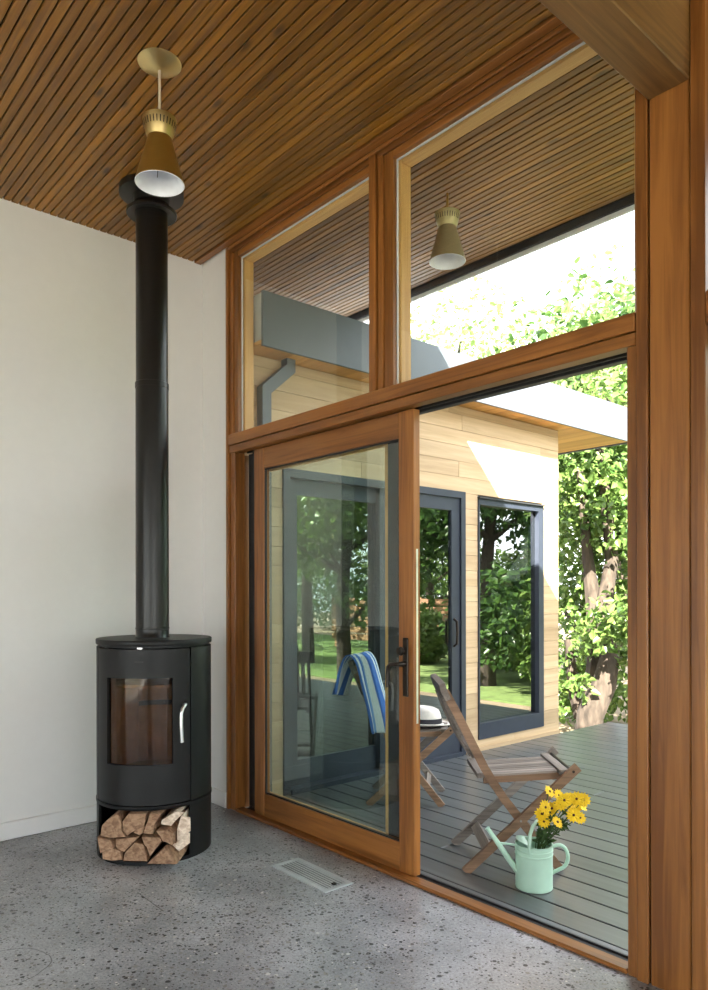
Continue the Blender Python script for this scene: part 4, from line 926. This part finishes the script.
def foliage(parent, blobs, n, size, mat, name='foliage'):
    V, F = leaf_cloud(blobs, n, size); V = V - np.array(ORG[parent.name])
    me = bpy.data.meshes.new(name); me.vertices.add(len(V)); me.vertices.foreach_set('co', V.ravel())
    me.loops.add(F.size); me.loops.foreach_set('vertex_index', F.ravel().astype(np.int32))
    me.polygons.add(len(F)); me.polygons.foreach_set('loop_start', np.arange(0, F.size, 4, dtype=np.int32)); me.polygons.foreach_set('loop_total', np.full(len(F), 4, dtype=np.int32))
    me.update(calc_edges=True); me.materials.append(mat)
    o = bpy.data.objects.new(name, me); C.objects.link(o); o.parent = parent; o['kind'] = 'stuff'; ORG[o.name] = ORG[parent.name]
    return o
def tree(label, base, trunk, branches, blobs, n, size, mat, group='garden trees'):
    t = thing('garden_tree', label, 'tree', base, group=group)
    part('trunk', MB().tube([p for p, r in trunk], [r for p, r in trunk], 12), BARK, t, smooth=True)
    for br in branches: part('branch', MB().tube([p for p, r in br], [r for p, r in br], 8), BARK, t, smooth=True)
    foliage(t, blobs, n, size, mat)
    return t
G0 = -0.42
def simple_tree(label, x, y, h, rad, n, size, mat, low=0.0):
    tr = [((x, y, G0), 0.16), ((x + 0.08, y, G0 + h * 0.3), 0.13), ((x - 0.05, y + 0.1, G0 + h * 0.6), 0.09), ((x, y, G0 + h * 0.85), 0.04)]
    brs = []; blobs = [((x, y, G0 + h * 0.72), (rad * 0.9, rad * 0.9, h * 0.27))]
    for q in range(7):
        a = q * 2.4 + random.random(); zz = G0 + h * random.uniform(max(0.12, low), 0.85); rr = rad * random.uniform(0.5, 0.8)
        e = (x + math.cos(a) * rr, y + math.sin(a) * rr, zz + 0.3)
        brs.append([((x, y, zz - 0.4), 0.06), ((x + math.cos(a) * rr * 0.5, y + math.sin(a) * rr * 0.5, zz), 0.04), (e, 0.02)])
        blobs.append((e, (rad * 0.55, rad * 0.55, h * 0.15)))
    return tree(label, (x, y, G0), tr, brs, blobs, n, size, mat)
# ivy covered twin trunk just past the deck
ta = survey(588, 726, t=8.6); tb2 = survey(607, 650, t=8.7); x, y = ta.x, ta.y
c1, c2 = survey(604, 690, t=8.55), survey(612, 655, t=8.5)
trunkA = [((x, y, G0), 0.17), (tuple(survey(590, 715, t=8.5)), 0.155), (tuple(survey(604, 685, t=8.5)), 0.14), (tuple(survey(610, 655, t=8.55)), 0.11), (tuple(survey(603, 610, t=8.7)), 0.10), (tuple(survey(612, 560, t=8.9)), 0.08), (tuple(survey(600, 440, t=9.0)), 0.05)]
brA = [[(tuple(survey(592, 705, t=8.7)), 0.13), (tuple(survey(596, 660, t=8.8)), 0.11), (tuple(survey(596, 620, t=8.8)), 0.11), (tuple(survey(588, 560, t=9.0)), 0.07), (tuple(survey(580, 470, t=9.1)), 0.04)],
       [(tuple(survey(582, 718, t=9.2)), 0.10), (tuple(survey(574, 690, t=9.3)), 0.08), (tuple(survey(568, 640, t=9.4)), 0.05)]]
def blob(px, py, t, r): return (tuple(survey(px, py, t=t)), r)
blA = [blob(575, 500, 9.4, (0.7, 0.6, 0.9)), blob(600, 470, 9.0, (0.7, 0.6, 0.7)), blob(620, 520, 8.9, (0.6, 0.6, 0.6)), blob(575, 590, 9.4, (0.5, 0.5, 0.6)), blob(618, 600, 9.2, (0.55, 0.5, 0.5)),
       blob(570, 650, 9.5, (0.4, 0.4, 0.5)), blob(585, 640, 8.6, (0.16, 0.16, 0.3)), blob(628, 660, 8.6, (0.32, 0.3, 0.22)), blob(562, 700, 9.5, (0.3, 0.3, 0.3)), blob(640, 700, 9.6, (0.5, 0.4, 0.35)), blob(585, 690, 9.9, (0.6, 0.4, 0.5)),
       blob(590, 420, 9.2, (0.9, 0.7, 0.5)), blob(640, 420, 9.3, (0.9, 0.7, 0.8)), blob(650, 560, 9.4, (0.6, 0.6, 0.9)), blob(540, 480, 9.9, (0.8, 0.6, 0.9)), blob(600, 640, 8.2, (0.3, 0.2, 0.2)), blob(615, 620, 8.1, (0.35, 0.25, 0.3)), blob(580, 680, 8.4, (0.14, 0.14, 0.22)), blob(625, 630, 8.2, (0.25, 0.2, 0.16)), ((-3.5, 4.9, 2.0), (0.45, 0.4, 0.5)), ((-3.2, 4.9, 1.4), (0.4, 0.3, 0.4)), ((-3.75, 4.75, 1.15), (0.3, 0.22, 0.28)), ((-3.1, 5.0, 2.6), (0.5, 0.4, 0.5))]  # clusters at raw coordinates are added sunward to shade the trunk
tree('ivy covered tree with leaning twin trunks at the far deck edge', (x, y, G0), trunkA, brA, blA, 12000, 0.088, LEAF1)
def at(px, t): p = survey(px, 591, t=t); return p.x, p.y
q = at(640, 10.5); simple_tree('leafy tree just beyond the ivy covered trunks', q[0], q[1], 6.8, 1.8, 5000, 0.12, LEAF2, 0.1)
q = at(585, 12.5); simple_tree('dense green tree behind the ivy covered trunks', q[0], q[1], 7.2, 2.1, 8000, 0.13, LEAF3, 0.05)
q = at(450, 15.5); simple_tree('pale green tree rising above the wing roof', q[0], q[1], 8.0, 2.6, 5500, 0.115, LEAF2, 0.4)
q = at(535, 17.0); simple_tree('tall yellow green tree behind the wing roof end', q[0], q[1], 7.8, 2.6, 5000, 0.115, LEAF2, 0.3)
q = at(620, 17.5); simple_tree('tall loose tree far behind the deck', q[0], q[1], 9.0, 2.8, 5000, 0.115, LEAF2, 0.2)
# trees across the garden, mirrored in the wing glass
for x_, y_, h_, r_, m_, lab in ((3.2, 7.2, 5.5, 1.7, LEAF1, 'bushy garden tree nearest the deck end opposite the wing'), (6.2, 8.6, 6.5, 2.1, LEAF2, 'yellow green tree on the lawn opposite the wing'),
        (0.6, 8.4, 6.0, 1.7, LEAF3, 'dark leafy tree facing the wing window'), (8.6, 15.5, 8.0, 2.8, LEAF1, 'tall tree behind the slat fence'), (4.5, 15.2, 8.0, 2.8, LEAF3, 'dark tree behind the slat fence'),
        (12.5, 11.0, 8.0, 3.0, LEAF1, 'broad tree at the far side of the lawn'), (13.5, 18.0, 9.0, 3.2, LEAF2, 'large pale tree beyond the fence end'), (10.5, 3.5, 6.5, 2.2, LEAF1, 'tree across the side lawn'), (0.2, 16.2, 8.0, 2.6, LEAF1, 'tall tree beyond the fence start')):
    simple_tree(lab, x_, y_, h_, r_, 5500, 0.15, m_, 0.05)

def shrub(label, x, y, h, rad, n, mat):
    t = thing('garden_shrub', label, 'shrub', (x, y, G0), group='shrubs along the lawn')
    for q in range(4):
        a = q * 1.6 + random.random(); part('stem', MB().tube([(x + 0.06 * math.cos(a), y + 0.06 * math.sin(a), G0), (x + rad * 0.5 * math.cos(a), y + rad * 0.5 * math.sin(a), G0 + h * 0.75)], [0.03, 0.012], 6), BARK, t, smooth=True)
    foliage(t, [((x, y, G0 + h * 0.5), (rad, rad, h * 0.5)), ((x, y, G0 + h * 0.3), (rad * 1.05, rad * 1.05, h * 0.3))], n, 0.13, mat)
for x_, y_, h_, r_, m_, lab in ((-1.3, 8.3, 2.6, 0.95, LEAF1, 'green shrub at the deck end of the shrub row'), (0.4, 9.9, 2.9, 1.0, LEAF2, 'tall yellow green shrub standing in the row facing the wing window'),
        (2.3, 10.9, 2.7, 1.0, LEAF1, 'green shrub in the middle of the row by the lawn'), (4.6, 10.6, 1.5, 0.8, LEAF2, 'low pale shrub before the slat fence')):
    shrub(lab, x_, y_, h_, r_, 4500, m_)
for x_, y_, h_, r_, lab in ((14.5, 6.5, 3.6, 2.3, 'big dark shrub at the side end of the far hedge'), (16.5, 13.5, 4.0, 2.6, 'big dark shrub in the middle of the far hedge'), (18.5, 20.0, 4.2, 2.8, 'big dark shrub at the garden end of the far hedge'), (11.2, 19.0, 3.6, 2.2, 'dark rounded shrub behind the slat fence')):
    shrub(lab, x_, y_, h_, r_, 6000, LEAF3)
